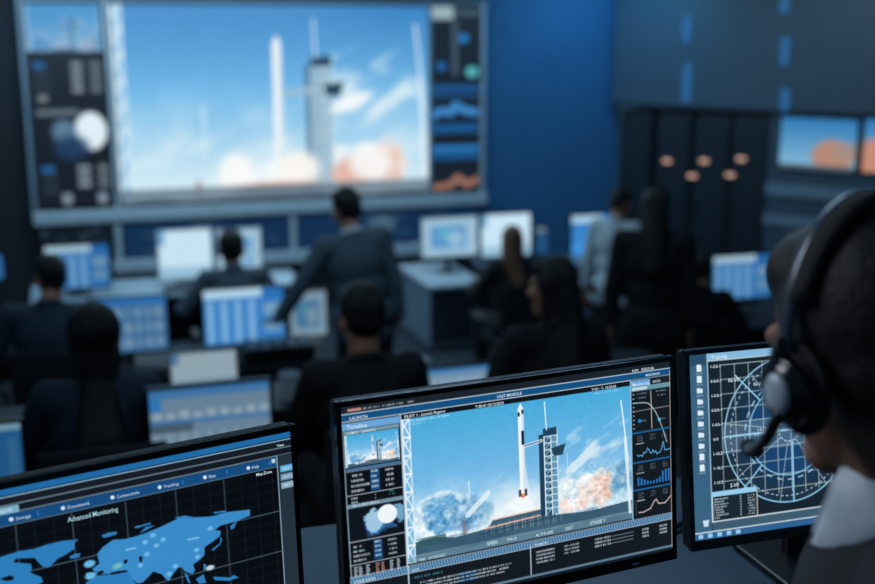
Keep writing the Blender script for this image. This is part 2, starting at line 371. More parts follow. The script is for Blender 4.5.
def person(label, loc, rz, sit=False, H=1.75, lean=0, hands=None, hyaw=0, hpitch=0, hroll=0, hair='short', top='jacket', skin='skin', hairm='hair', vox=.009, bot='pants', build_k=1.0, twist=0, seat=.47, fz=0, side=0,  shirt=False, hd=1.0, cuff=False, group=None):
    k = H/1.75; root = empty('person', loc, rz, label, 'person', group)
    if sit: hip = Vector((0, 0, seat+.05))
    else: hip = Vector((0, 0, .94*k))
    Rl = Matrix.Rotation(R(-side), 3, 'Y') @ Matrix.Rotation(R(-lean), 3, 'X') @ Matrix.Rotation(R(twist), 3, 'Z')
    def T(x, y, z): return hip + Rl @ Vector((x*k*build_k, y*k, z*k))
    Hr = Rl @ Euler((R(-hpitch), R(hroll), R(hyaw)), 'XYZ').to_matrix()
    nk = T(0, -.01, .545); hc = T(0, .02, .68) + Vector((0, .02 if lean > 5 else 0, 0))
    hk = .95*k*hd
    def HH(x, y, z): return hc + Hr @ (Vector((x, y, z))*hk)
    sh = {-1: T(-.175, -.01, .49), 1: T(.175, -.01, .49)}
    hj = {-1: hip+Vector((-.09*k, 0, -.03)), 1: hip+Vector((.09*k, 0, -.03))}
    legs = {}
    for s in (-1, 1):
        if sit: kn = Vector((s*.13*k, .44*k, seat+.03)); an = Vector((s*.12*k, .42*k-.02*s, max(.09, seat-.36)))
        else: kn = Vector((s*.10*k, .03, .50*k)); an = Vector((s*.11*k, .0, .09))
        legs[s] = (hj[s], kn, an)
    arms = {}
    for s in (-1, 1):
        tgt = (hands or {}).get(s)
        if tgt is None: tgt = (s*.22, .33, .80) if sit else (s*.26, .05, .80*k)
        e, w = ik(sh[s], tgt, .29*k, .26*k, (s*.7, -.5, -.8)); arms[s] = (sh[s], e, w)
    def torso(bm, g, jac=False):
        ell(bm, T(0, 0, .02), ((.165*build_k+g)*k, (.115+g)*k, (.13+g)*k), Rl); ell(bm, T(0, .005, .20), ((.145*build_k+g)*k, (.105+g)*k, (.18+g)*k), Rl)
        ell(bm, T(0, 0, .37), ((.17*build_k+g)*k, (.115+g)*k, (.17+g)*k), Rl)
        hull_caps(bm, T(-.145, -.01, .475), T(.145, -.01, .475), (.062+g)*k, (.062+g)*k)
        hull_caps(bm, T(0, -.012, .47), T(0, -.008, .535), (.085+g)*k, (.05+g)*k)
    def limbs_arm(bm, g, flat=False, end=1.0):
        for s in (-1, 1):
            a, e, w = arms[s]; hull_caps(bm, a, e, (.055+g)*k, (.042+g)*k); w2 = e+(w-e)*end
            if flat: ell(bm, e, ((.042+g)*k,)*3, sub=2); cyl(bm, e, w2, (.043+g)*k, (.034+g)*k, 20)
            else: hull_caps(bm, e, w, (.041+g)*k, (.027+g)*k)
    def limbs_leg(bm, g, flat=False):
        for s in (-1, 1):
            a, n_, an = legs[s]; hull_caps(bm, a, n_, (.088+g)*k, (.058+g)*k)
            if flat: cyl(bm, n_, an+(n_-an)*.04, (.06+g)*k, (.05+g)*k, 20); ell(bm, n_, ((.06+g)*k,)*3, sub=2)
            else: hull_caps(bm, n_+(an-n_)*.2, n_+(an-n_)*.45, .056*k, .056*k); hull_caps(bm, n_, an, .054*k, .037*k)
    # body
    b = bmesh.new(); torso(b, 0); limbs_arm(b, 0); limbs_leg(b, 0)
    hull_caps(b, nk, HH(0, -.02, -.05), .058*k, .056*k)
    ell(b, HH(0, -.012, .03), Vector((.076, .096, .098))*hk, Hr); ell(b, HH(0, .022, -.03), Vector((.060, .072, .090))*hk, Hr)
    ell(b, HH(0, .058, -.100), Vector((.034, .034, .028))*hk, Hr); hull_caps(b, HH(0, .092, .012), HH(0, .112, -.030), .008*hk, .0135*hk); ell(b, HH(0, .108, -.036), Vector((.018, .013, .010))*hk, Hr)
    hull_caps(b, HH(-.036, .078, .022), HH(.036, .078, .022), .013*hk, .013*hk); hull_caps(b, HH(-.017, .089, -.066), HH(.017, .089, -.066), .008*hk, .008*hk)
    for s in (-1, 1):
        ell(b, HH(s*.079, -.012, -.012), Vector((.010, .020, .032))*hk, Hr @ Euler((0, 0, s*.35)).to_matrix()); ell(b, HH(s*.046, .062, -.022), Vector((.024, .026, .020))*hk, Hr)
        a, e, w = arms[s]; d = (w-e).normalized()
        if hands and hands.get(s) is not None: d = Vector((d.x*.6, max(.55, d.y), min(0, d.z)*.1)).normalized()
        side = d.cross(Vector((0, 0, 1))); side = (side.normalized() if side.length > .2 else Vector((0, 1, 0))); up = side.cross(d).normalized()
        mt = Matrix((side, d, up)).transposed(); pc = w+d*.052*k
        ell(b, pc, Vector((.040, .052, .017))*k, mt); 
        fl = (.070, .078, .072, .056)
        ts = 1.0 if d.z < -.8 else -float(s)          # towards the thumb
        for i in range(4):
            o_ = w + d*(.088-.004*abs(i-1.2))*k + side*ts*(.030-.0195*i)*k
            d1 = (d - up*.25 + side*ts*(.06-.04*i)).normalized(); d2 = (d-up*.8).normalized()
            m1 = o_+d1*fl[i]*.55*k; hull_caps(b, o_-d1*.02, m1, .0095*k, .0088*k); hull_caps(b, m1, m1+d2*fl[i]*.5*k, .0088*k, .0075*k)
        t0 = w+d*.03*k+side*ts*.022*k; td = (d*.75+side*ts*.7-up*.25).normalized(); t1 = t0+td*.04*k
        hull_caps(b, t0, t1, .013*k, .0105*k); hull_caps(b, t1, t1+(d-up*.3).normalized()*.03*k, .0105*k, .009*k)
        an = legs[s][2]; hull_caps(b, an, an+Vector((0, .12, -.05)), .036, .03)
    body = remesh('body', b, vox, [M[skin], M['eye'], M['iris'], M['lip']], root, 2)
    # face colours: eyes and lips belong to the same skin surface
    me = body.data; cs = np.zeros(len(me.polygons)*3); me.polygons.foreach_get('center', cs); cs = cs.reshape(-1, 3)
    Hi = np.array(Hr.transposed()); loc_ = (cs-np.array(hc)) @ Hi.T/hk; mi = np.zeros(len(cs), int)
    for s in (-1, 1):
        d = np.hypot((loc_[:, 0]-s*.031)/.014, (loc_[:, 2]+.002)/.0065); f = (loc_[:, 1] > .05); mi[(d < 1) & f] = 1
        d = np.hypot((loc_[:, 0]-s*.031), (loc_[:, 2]+.002)); mi[(d < .006) & f] = 2
    f = (loc_[:, 1] > .06) & (np.hypot(loc_[:, 0]/.024, (loc_[:, 2]+.066)/.009) < 1); mi[f] = 3
    me.polygons.foreach_set('material_index', mi)
    # clothes
    b = bmesh.new(); torso(b, .014); limbs_arm(b, .013, True, .93)
    if not sit: hull_caps(b, hip+Vector((-.09*k, 0, -.06)), hip+Vector((.09*k, 0, -.06)), .115*k, .115*k)
    remesh('jacket' if top != 'shirt' else 'shirt', b, max(vox, .007), M[top], root, 3)
    b = bmesh.new(); limbs_leg(b, .012, True); hull_caps(b, hj[-1], hj[1], .115*k, .115*k); remesh('trousers', b, max(vox, .008), M[bot], root, 2)
    for s in (-1, 1):
        an = legs[s][2]; b = bmesh.new(); hull_caps(b, an+Vector((0, -.02, -.03)), an+Vector((0, .10, -.045)), .046, .042); hull_caps(b, an+Vector((0, .10, -.045)), an+Vector((0, .17, -.055)), .044, .034)
        bx(b, an+Vector((0, .07, -.08)), (.08, .27, .02), bev=.009); remesh('shoe', b, .01, M['shoe'], root, 2)
    # collar band, open at the throat
    b = bmesh.new(); ch = .020 if not cuff else .058; rows = []; fl_ = .010 if not cuff else .024
    for j, (z, rr) in enumerate(((0, .066), (ch, .060), (ch+.004, .064), (ch*.1-.006, .066+fl_), (ch*.1-.010, .062+fl_))):
        row = []
        for i in range(29):
            a = math.pi/2+.16+(2*math.pi-.32)*i/28; fr = max(0, math.sin(a)); row.append(b.verts.new(T(rr*math.cos(a)*1.02, -.014+rr*math.sin(a)*(1+.25*fr), .535+z-.022*math.sin(a)-(.020*fr**4 if j > 2 else 0))))
        rows.append(row)
    for ra_, rb_ in zip(rows, rows[1:]+rows[:1]):
        for i in range(28): b.faces.new((ra_[i], ra_[i+1], rb_[i+1], rb_[i]))
    b.faces.new([rw_[0] for rw_ in rows]); b.faces.new([rw_[-1] for rw_ in rows][::-1])
    build('collar', b, M['shirt' if (shirt or top == 'shirt') else top], root, True)
    # hair
    b = bmesh.new()
    if hair != 'bald':
        ell(b, HH(0, -.024, .040), Vector((.085, .098, .103))*hk, Hr); ell(b, HH(0, -.045, -.005), Vector((.078, .070, .074 if hair == 'short' else .085))*hk, Hr)
        ell(b, HH(0, .028, .084), Vector((.066, .056, .046))*hk, Hr)
        if hair == 'long':
            hull_caps(b, HH(0, -.055, .0), HH(0, -.075, -.14), .075*hk, .078*hk); hull_caps(b, HH(0, -.075, -.14), T(0, -.115, .33), .078*hk, .060*hk)
            for s in (-1, 1): hull_caps(b, HH(s*.062, -.01, .04), HH(s*.066, -.02, -.15), .03*hk, .028*hk)
        if hair == 'verylong':
            ell(b, HH(0, -.035, .035), Vector((.098, .105, .108))*hk, Hr)
            hull_caps(b, HH(0, -.05, -.03), HH(0, -.075, -.15), .078*hk, .060*hk); hull_caps(b, HH(0, -.075, -.15), T(.0, -.125, .34), .060*hk, .10*hk); hull_caps(b, T(.0, -.125, .34), T(.02, -.13, .16), .10*hk, .075*hk)
            for s in (-1, 1): hull_caps(b, HH(s*.066, -.01, .02), HH(s*.060, -.03, -.13), .03*hk, .024*hk)
        if hair == 'bun': ell(b, HH(0, -.13, .03), Vector((.04, .035, .04))*hk, Hr)
        if hair == 'tail': hull_caps(b, HH(0, -.12, .03), HH(0, -.15, -.10), .03*hk, .038*hk); hull_caps(b, HH(0, -.15, -.10), HH(0, -.13, -.2), .038*hk, .012*hk)
        remesh('hair', b, max(vox*.9, .004), M[hairm], root, 3)
    else:
        ell(b, HH(0, -.024, .020), Vector((.0785, .094, .078))*hk, Hr); remesh('hair', b, max(vox*.9, .004), M[hairm], root, 1)
    return root, HH, Hr, hc, hk

def person_at(px, py, Z, floor, label, rz=TH, **kw):
    """places the figure so that its head centre stands at that spot of the room; body height follows from the floor"""
    Cw = P(px, py, Z); lean = R(kw.get('lean', 0)); h = Cw.z-floor
    if kw.get('sit'): k = (h-kw.get('seat', .47)-.05)/(.68*math.cos(lean))
    else: k = h/(.94+.68*math.cos(lean))
    off = (Matrix.Rotation(R(-kw.get('side', 0)), 3, 'Y') @ Matrix.Rotation(-lean, 3, 'X')) @ Vector((0, .02*k, .68*k)) + Vector((0, .02 if kw.get('lean', 0) > 5 else 0, 0)); off.z = 0; off = Matrix.Rotation(rz, 3, 'Z') @ off
    loc = (Cw.x-off.x, Cw.y-off.y, floor); print('PERSON', label[:30], 'k=%.2f' % k, 'st=%.2f %.2f' % st(Vector(loc)))
    return person(label, loc, rz, H=1.75*k, **kw)

# ------------------------------------------------------------------ room
T_WALL = 11.3
def on_t(px, py, t):
    r = ray(px, py); return CAM + r*((t - CAM.dot(N))/r.dot(N))
def slab(name, s0, s1, t0, t1, z0, z1, m, kind='structure', parent=None, bev=0):
    c = W((s0+s1)/2, (t0+t1)/2, (z0+z1)/2)
    o = build(name, bx(bmesh.new(), (0, 0, 0), (s1-s0, t1-t0, z1-z0), bev=bev), m, parent)
    if parent is None: o.location = c; o.rotation_euler = (0, 0, TH)
    if kind: o['kind'] = kind
    return o
S_L = st(on_t(-70, 290, 8.6))[0]-.25; S_V = st(on_t(488, 150, T_WALL))[0]
kp = on_t(612, 110, T_WALL); S_K = st(kp)[0]
CEIL = 2.35
slab('floor', -7, 13, -2.2, 2.55, -1.35, 0.0, M['floor'])
slab('floor', -7, 13, 2.55, 5.3, -1.35, F1, M['floor'])
slab('floor', -7, 13, 5.3, T_WALL+.5, -1.35, F2, M['floor'])
slab('trim_1', -7, 13, 2.50, 2.56, -.045, .006, M['chrome'])
slab('trim_2', -7, 13, 5.25, 5.31, F1-.045, F1+.006, M['chrome'])
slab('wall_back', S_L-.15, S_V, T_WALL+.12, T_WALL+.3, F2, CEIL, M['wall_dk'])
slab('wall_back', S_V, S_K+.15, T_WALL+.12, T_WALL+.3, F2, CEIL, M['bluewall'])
slab('wall_left', S_L-.2, S_L, 5.3, T_WALL+.3, F2, CEIL, M['wall'])
slab('ceiling', -7, 13, 4.2, T_WALL+.5, CEIL, CEIL+.1, M['ceiling'])
DR = Vector((.785, -.62, 0)).normalized(); NR = Vector((-DR.y, DR.x, 0)); RZ = math.atan2(DR.y, DR.x)   # NR points away from the viewer
if NR.dot(Vector((0, 1, 0))) < 0: NR = -NR
KP = Vector((kp.x, kp.y, 0))
def on_r(px, py, off=0):
    r = ray(px, py); q = KP+NR*off; return CAM + r*((q-CAM).dot(NR)/r.dot(NR))
def rd(p): return (Vector((p.x, p.y, 0))-KP).dot(DR)
def rbox(name, d0, d1, o0, o1, z0, z1, m, kind='structure', parent=None, bev=0, base=None):
    c = KP+DR*((d0+d1)/2)+NR*((o0+o1)/2)+Vector((0, 0, (z0+z1)/2))
    bm = bx(bmesh.new(), (0, 0, 0), (d1-d0, abs(o1-o0), z1-z0), bev=bev)
    if parent is not None:
        bmesh.ops.transform(bm, matrix=Matrix.Translation(Vector(((d0+d1)/2-base[0], (o0+o1)/2-base[1], (z0+z1)/2-base[2]))), verts=bm.verts); return build(name, bm, m, parent)
    o = build(name, bm, m); o.location = c; o.rotation_euler = (0, 0, RZ)
    if kind: o['kind'] = kind
    return o
zs_ = on_r(615, 106).z
rbox('wall_right', 0, 14, .0, 1.0, zs_, CEIL, M['slate'])
d_sp = rd(on_r(766, 160))
rbox('wall_right', 0, 14, 1.0, 1.1, F2, zs_, M['rack'])
rbox('wall_right', d_sp, 14, .06, 1.0, F2, zs_, M['slate'])
rbox('trim_3', 0, 14, -.012, .02, zs_-.0, zs_+.04, M['rack'])

# server racks in the recess under the soffit
def make_rack(w):
    r = empty('server_rack', (0, 0, 0), 0, 'x', 'server rack'); h = zs_-F2-.04
    build('cabinet_frame', bx(bmesh.new(), (w/2, .30, h/2), (w-.02, .56, h), bev=.008), M['rack'], r)
    b = bmesh.new()
    for k in range(14):
        z = .12+k*(h-.2)/14; bx(b, (w/2, .012, z+.03), (w-.14, .03, (h-.2)/14*.72), bev=.003)
    build('server_unit', b, M['desk_dark'], r)
    d = build('door', bx(bmesh.new(), (w*.56, .0, h/2), (w*.70, .012, h-.16), bev=.003), M['glass_dk'], r)
    d.data.materials[0] = DOORGLASS
    build('handle', bx(bmesh.new(), (.06, -.02, h*.5), (.02, .02, .2), bev=.006), M['chrome'], d)
    return r
DOORGLASS = mat('dark mesh rack door', (34, 44, 54), .35, var=.2, scale=12)
bounds = [rd(on_r(x, 160)) for x in (614, 652, 690, 728, 764)]
wds = [b-a for a, b in zip(bounds, bounds[1:])]; rk = make_rack(sum(wds)/4-.01)
racks_txt = ['dark server rack leftmost, beside the blue wall', 'dark server rack second from the blue wall', 'dark server rack third from the blue wall, in the recess', 'dark server rack rightmost, beside the grey panelled wall']
for i, a in enumerate(bounds[:-1]):
    o = rk if i == 0 else copy_tree(rk)
    p = KP+DR*(a+.005)+NR*.05; pose(o, (p.x, p.y, F2), RZ, racks_txt[i], 'server racks in the recess')
# warm indicator lamps on rack doors
for i, (x, y) in enumerate(((667, 161), (704, 161), (741, 159), (692, 176), (730, 175))):
    p = on_r(x, y, .025); b = bmesh.new(); cyl(b, (-.038, 0, 0), (.038, 0, 0), .018, n=16)
    o = build('indicator_lamp', b, M['warm'], None, True); o.location = p; o.rotation_euler = (0, 0, RZ)
    tag(o, ['warm glowing lamp on the racks, upper row left', 'warm glowing lamp on the racks, upper row middle', 'warm glowing lamp on the racks, upper row right', 'warm glowing lamp on the racks, lower row left', 'warm glowing lamp on the racks, lower row right'][i], 'lamp', 'indicator lamps on the racks')
# blue reflections of lights in the slate wall, imitated by glowing strips
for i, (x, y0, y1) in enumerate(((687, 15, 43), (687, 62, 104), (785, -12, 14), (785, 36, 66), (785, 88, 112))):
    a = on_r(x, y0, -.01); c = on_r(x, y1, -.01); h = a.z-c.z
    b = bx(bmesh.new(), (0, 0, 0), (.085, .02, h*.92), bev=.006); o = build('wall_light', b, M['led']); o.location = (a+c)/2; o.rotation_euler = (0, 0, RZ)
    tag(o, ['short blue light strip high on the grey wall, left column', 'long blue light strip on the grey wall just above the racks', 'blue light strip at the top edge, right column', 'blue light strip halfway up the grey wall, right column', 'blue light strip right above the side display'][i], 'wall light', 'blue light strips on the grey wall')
# main screen mirrored in the side wall, imitated by glowing panels
a = on_r(782, 117, .03); c = on_r(854, 175, .03); w_, h_ = rd(c)-rd(a), a.z-c.z-.02
r = empty('wall_display', (a.x, a.y, a.z), RZ, 'side wall display showing a rocket launch plume under blue sky', 'display', 'side wall displays')
def side_pic(k):
    cv = Canvas(96, 64); Y = cv.Y[..., None]; cv.a = np.array((46, 118, 178.))*(1-Y)+np.array((138, 188, 216.))*Y
    if k == 0:
        cv.disc(.70, .72, .27, .32, (180, 136, 118), 1, .3); cv.disc(.9, .6, .2, .16, (160, 140, 132), .8, .4); cv.rect(0, .9, 1, 1, (70, 90, 104))
    else: cv.disc(.2, .75, .3, .4, (196, 140, 118), 1, .3)
    return cv
build('bezel', bx(bmesh.new(), (w_/2, .02, -h_/2), (w_+.05, .035, h_+.05), bev=.008), M['black'], r)
screen_obj('screen', side_pic(0), w_, h_, M['scr_far'], r)
a = on_r(866, 119, .03); r = empty('wall_display', (a.x, a.y, a.z), RZ, 'side wall display cut by the right edge of the photo', 'display', 'side wall displays')
build('bezel', bx(bmesh.new(), (w_/2, .02, -h_/2), (w_+.05, .035, h_+.05), bev=.008), M['black'], r); screen_obj('screen', side_pic(1), w_, h_, M['scr_far'], r)
a = on_r(862, 190, .04); r = empty('status_panel', (a.x, a.y, a.z), RZ, 'small glowing blue status panel on the right wall above the operator', 'panel')
build('casing', box((.06, .012, -.05), (.14, .02, .12), bev=.006), M['black'], r); cv = Canvas(12, 10, (70, 140, 210)); screen_obj('screen', cv, .12, .1, M['scr_far'], r)
for i, (y0, y1) in enumerate(((186, 198), (218, 228))):
    a = on_r(800, y0); c = on_r(800, y1); rbox('trim_%d' % (4+i), d_sp, 14, .03, .08, c.z, a.z, M['cab_side'])  # pale bands imitate desk reflections in the wall

# ------------------------------------------------------------------ video wall
vw_p = W(0, T_WALL, 0)
vw = empty('video_wall', W(0, T_WALL, F2), TH, 'large blue-lit video wall across the back showing a rocket launch', 'video wall')
def wp(px, py):
    p = on_t(px, py, T_WALL); return st(p)[0], p.z-F2
sA, sB = wp(29, 100)[0], wp(107, 100)[0]; sC, sD = wp(115, 100)[0], wp(428, 100)[0]; sE, sF = wp(432, 100)[0], wp(479, 100)[0]
ztop = (wp(112, 4)[1]+wp(482, 7)[1])/2; zbot = (wp(122, 203)[1]+wp(480, 190)[1])/2; Hh = ztop-zbot
def vscreen(cv, s0, s1, zt, hh, nm='display'):
    b = bx(bmesh.new(), ((s0+s1)/2, .05, zt-hh/2), (s1-s0+.03, .08, hh+.03), bev=.008); d = build(nm, b, M['black'], vw)
    o = screen_obj('screen', cv, s1-s0, hh, M['scr_far'], d); o.location = (s0, .0, zt); return o
cv = Canvas(360, 230); cv.paste(launch(360, 230, .16, .80, .27, .50, .60, .075, wallk=True), 0, 0, 1, 1)
# deep red glow plume near the pad
cv.disc(.36, .86, .055, .10, (250, 250, 248), .95, .5); cv.disc(.56, .85, .07, .09, (250, 246, 240), .95, .5); cv.disc(.50, .93, .14, .022, (226, 186, 170), .8, .6); cv.disc(.74, .88, .07, .08, (226, 176, 160), .9, .5); cv.disc(.80, .83, .07, .09, (248, 248, 246), .9, .5); cv.disc(.74, .50, .07, .04, (246, 250, 252), .95, .6, -.4)
cv.rect(0, .925, 1, 1, (96, 118, 134), .8)
vscreen(cv, sC, sD, ztop, Hh)
cv = Canvas(90, 210, (17, 24, 34)); cv.paste(launch(90, 60, .25, .8, .3), 0.02, 0.0, .98, .23); cv.rect(.02, .0, .98, .23, (30, 96, 160), .45)
for k, y in enumerate((.28, .32, .36, .40)):
    cv.rect(.56, y, .70, y+.028, (150, 164, 172), .8); cv.rect(.80, y, .94, y+.028, (130, 144, 152), .7)
    if k: cv.rect(.10, y, .28, y+.018, (50, 64, 78), .8)
cv.rect(.08, .28, .24, .31, (30, 90, 150)); cv.rect(.12, .44, .24, .47, (120, 130, 136)); cv.rect(.08, .51, .62, .54, (100, 116, 126), .9)
cv.disc(.76, .62, .21, .095, (222, 238, 246), 1, .2); cv.disc(.42, .62, .16, .06, (96, 130, 160), .9, .5); cv.disc(.5, .70, .22, .06, (30, 60, 96), .9, .6)
cv.rect(.10, .79, .26, .82, (32, 96, 156))
for y in (.79, .83, .87): cv.rect(.56, y, .72, y+.03, (140, 156, 166), .85); cv.rect(.82, y, .96, y+.03, (120, 136, 146), .8); cv.rect(.10, y+.04, .30, y+.055, (48, 62, 76))
cv.rect(.34, .93, .46, .985, (120, 138, 150)); cv.rect(.80, .93, .92, .985, (120, 138, 150))
vscreen(cv, sA, sB, ztop, Hh)
cv = Canvas(50, 210, (20, 30, 42)); cv.rect(0, 0, .45, .07, (150, 176, 186)); cv.rect(.45, .02, 1, .05, (60, 84, 100)); cv.rect(.42, .08, .55, .37, (60, 80, 96))
cv.disc(.66, .17, .10, .025, (36, 120, 190)); cv.disc(.2, .32, .10, .025, (30, 96, 160)); cv.disc(.84, .35, .13, .03, (84, 178, 186))
for y, c in ((.42, (28, 88, 146)), (.44, (24, 66, 110)), (.63, (24, 84, 140)), (.75, (40, 120, 184)), (.78, (24, 80, 132))): cv.rect(0, y, 1, y+.05, c)
cv.pl([(.05, .58), (.2, .56), (.4, .57), (.5, .53), (.7, .56), (.95, .57)], 9, (60, 132, 196)); cv.pl([(.1, .98), (.4, .97), (.55, .93), (.75, .97), (1, .94)], 8, (150, 108, 92))
vscreen(cv, sE, sF, ztop, Hh)
# frame rails and posts
zl = zbot-.04; b = bmesh.new(); s0, s1 = wp(24, 100)[0], wp(487, 100)[0]
bx(b, ((s0+s1)/2, .02, zbot-.10), (s1-s0, .14, .12), bev=.01); build('bottom_rail', b, M['frame'], vw)
b = bmesh.new(); bx(b, ((s0+s1)/2, .04, ztop+.045), (s1-s0, .10, .05), bev=.01); build('top_rail', b, M['cab_side'], vw)
for x in (26, 111, 430, 483):
    s_ = wp(x, 100)[0]; b = bx(bmesh.new(), (s_, .04, (ztop+zbot)/2), (.04, .10, Hh+.1), bev=.008); build('post', b, M['frame'] if x in (111, 483) else M['cab_side'], vw)
z2t = zbot-.20; z2b = wp(300, 250)[1]+.02
def low_pic(k):
    cv = Canvas(80, 26, (14, 24, 36) if k == 0 else (14, 44, 78)); g = np.random.default_rng(k)
    for i in range(14): x, y = g.random()*.9, g.random()*.8; cv.rect(x, y, x+.06, y+.12, (60, 84, 104), .6)
    if k: cv.disc(.45, .4, .07, .3, (84, 110, 126), .8, .5)
    return cv
for k, (x0, x1) in enumerate(((40, 112), (124, 289), (298, 480))): vscreen(low_pic(k), wp(x0, 235)[0], wp(x1, 235)[0], z2t, z2t-z2b, 'lower_display')
for x in (118, 293): s_ = wp(x, 235)[0]; build('lower_post', bx(bmesh.new(), (s_, .02, (z2t+z2b)/2), (.06, .12, z2t-z2b), bev=.008), M['frame'], vw)
s2 = wp(112, 250)[0]; build('lower_rail', bx(bmesh.new(), ((s2+s1)/2, -.02, z2b-.07), (s1-s2, .2, .11), bev=.01), M['frame'], vw)
build('base_panel', bx(bmesh.new(), ((s0+s1)/2, .06, (z2b-.12)/2), (s1-s0, .10, z2b-.14), bev=.01), M['desk_dark'], vw)

# ------------------------------------------------------------------ furniture
def desk(s0, s1, t0, t1, z, floor, m_top, label, legs=3, modesty=True, th=.035):
    r = empty('desk', W((s0+s1)/2, (t0+t1)/2, floor), TH, label, 'desk', None); w, d, h = s1-s0, t1-t0, z-floor
    build('desktop', bx(bmesh.new(), (0, 0, h-th/2), (w, d, th), bev=.008), m_top, r)
    for k in range(legs):
        x = -w/2+.03+(w-.06)*k/(legs-1); build('side_panel', bx(bmesh.new(), (x, 0, (h-th)/2), (.03, d-.06, h-th), bev=.004), M['desk_dark'], r)
    if modesty: build('back_panel', bx(bmesh.new(), (0, d/2-.05, (h-th)*.6), (w-.08, .02, (h-th)*.7), bev=.004), M['desk_dark'], r)
    return r
DZ0 = .74; DZ1 = F1+.73; DZ2 = F2+.74
desk(-2.2, 2.4, 1.17, 1.95, DZ0, F0, M['desk'], 'dark blue-grey desk in the foreground carrying three large monitors', 4)
def sx(px, py, t): return st(on_t(px, py, t))[0]
desk(-1.2, 2.6, 4.42, 4.80, DZ1, F1, M['desk_dark'], 'dark desk in front of the nearest seated row of people', 4)
desk(.34, .64, 3.62, 4.02, DZ1, F1, M['desk_dark'], 'small dark console stand under the monitor behind the map screen', 2, True)
desk(-.62, -.22, 3.42, 3.82, DZ1, F1, M['desk_dark'], 'small dark console stand at the left edge of the photo', 2, True)
desk(1.28, 1.55, 3.98, 4.36, DZ1, F1, M['desk_dark'], 'small dark console stand behind the top edge of the launch monitor', 2, True)
desk(sx(98, 320, 7), sx(322, 320, 7), 6.85, 7.45, DZ2, F2, M['desk_dark'], 'long dark console desk the standing man leans on', 4)
desk(sx(716, 300, 7), sx(860, 300, 7), 6.75, 7.35, DZ2, F2, M['desk_dark'], 'dark console desk on the right behind the operator', 2)
desk(sx(30, 290, 9.3), sx(300, 280, 9.3), 9.08, 9.75, DZ2, F2, M['desk_light'], 'long pale topped desk below the left of the video wall', 4)
desk(sx(487, 270, 9.3), sx(640, 270, 9.3), 9.08, 9.75, DZ2, F2, M['desk'], 'blue-lit desk beside the drawer cabinet, in front of the blue wall', 2)
# drawer cabinet
sL, sR = sx(430, 300, 9.3), sx(481, 300, 9.3); zc = on_t(440, 284, 9.3).z-F2
r = empty('drawer_cabinet', W((sL+sR)/2, 9.3, F2), TH, 'pale steel drawer cabinet with dark drawers and a monitor on top', 'cabinet'); cw = sR-sL
build('carcass', bx(bmesh.new(), (0, .46, (zc-.04)/2), (cw, .88, zc-.04), bev=.006), M['cab_side'], r)
build('top', bx(bmesh.new(), (-.0, .44, zc-.02), (cw+.05, .98, .04), bev=.008), M['frame'], r)
for k in range(5):
    hk_ = (zc-.16)/5; d = build('drawer', bx(bmesh.new(), (0, .01, .09+hk_*(k+.5)), (cw-.03, .03, hk_-.012), bev=.004), M['cab_front'], r)
    build('handle', bx(bmesh.new(), (0, -.015, .09+hk_*(k+.75)), (cw*.4, .02, .012), bev=.004), M['chrome'], d)
build('plinth', bx(bmesh.new(), (0, .46, .02), (cw+.02, .9, .05), bev=.004), M['cab_front'], r)

def make_chair():
    r = empty('office_chair', (0, 0, 0), 0, 'x', 'chair', 'office chairs under the seated people')
    build('seat', bx(bmesh.new(), (0, .02, .425), (.48, .46, .07), bev=.03, seg=3), M['chair'], r, True)
    b = bmesh.new()
    n = 7; fr = [(-.22+.44*i/(n-1)) for i in range(n)]
    bx(b, (0, -.245, .70), (.42, .04, .44), rot=Euler((R(6), 0, 0)).to_matrix(), bev=.018, seg=3)
    build('backrest', b, M['chair'], r, True)
    b = bmesh.new(); tube(b, spline([(0, -.12, .40), (0, -.27, .40), (0, -.29, .52), (0, -.285, .62)]), .018, 8); build('back_support', b, M['black'], r, True)
    b = bmesh.new(); cyl(b, (0, 0, .09), (0, 0, .40), .028, .022); build('gas_lift', b, M['chrome'], r, True)
    for s in (-1, 1):
        b = bmesh.new(); tube(b, spline([(s*.2, 0, .41), (s*.29, 0, .42), (s*.30, 0, .60)]), .014, 8); bx(b, (s*.30, .02, .615), (.06, .24, .025), bev=.01); build('armrest', b, M['black'], r)
    for k in range(5):
        a = 2*math.pi*k/5+.3; c, s = math.cos(a), math.sin(a); b = bmesh.new(); tube(b, [(c*.02, s*.02, .10), (c*.29, s*.29, .065)], [.022, .014], 8); l = build('base_spoke', b, M['black'], r)
        b = bmesh.new(); cyl(b, (c*.29-s*.02, s*.29+c*.02, .028), (c*.29+s*.02, s*.29-c*.02, .028), .028, n=14); build('caster', b, M['blackg'], l, True)
    return r
CH = make_chair(); used = []
def chair(loc, rz, label):
    o = CH if not used else copy_tree(CH); used.append(1)
    return pose(o, loc, rz, label, 'office chairs under the seated people')

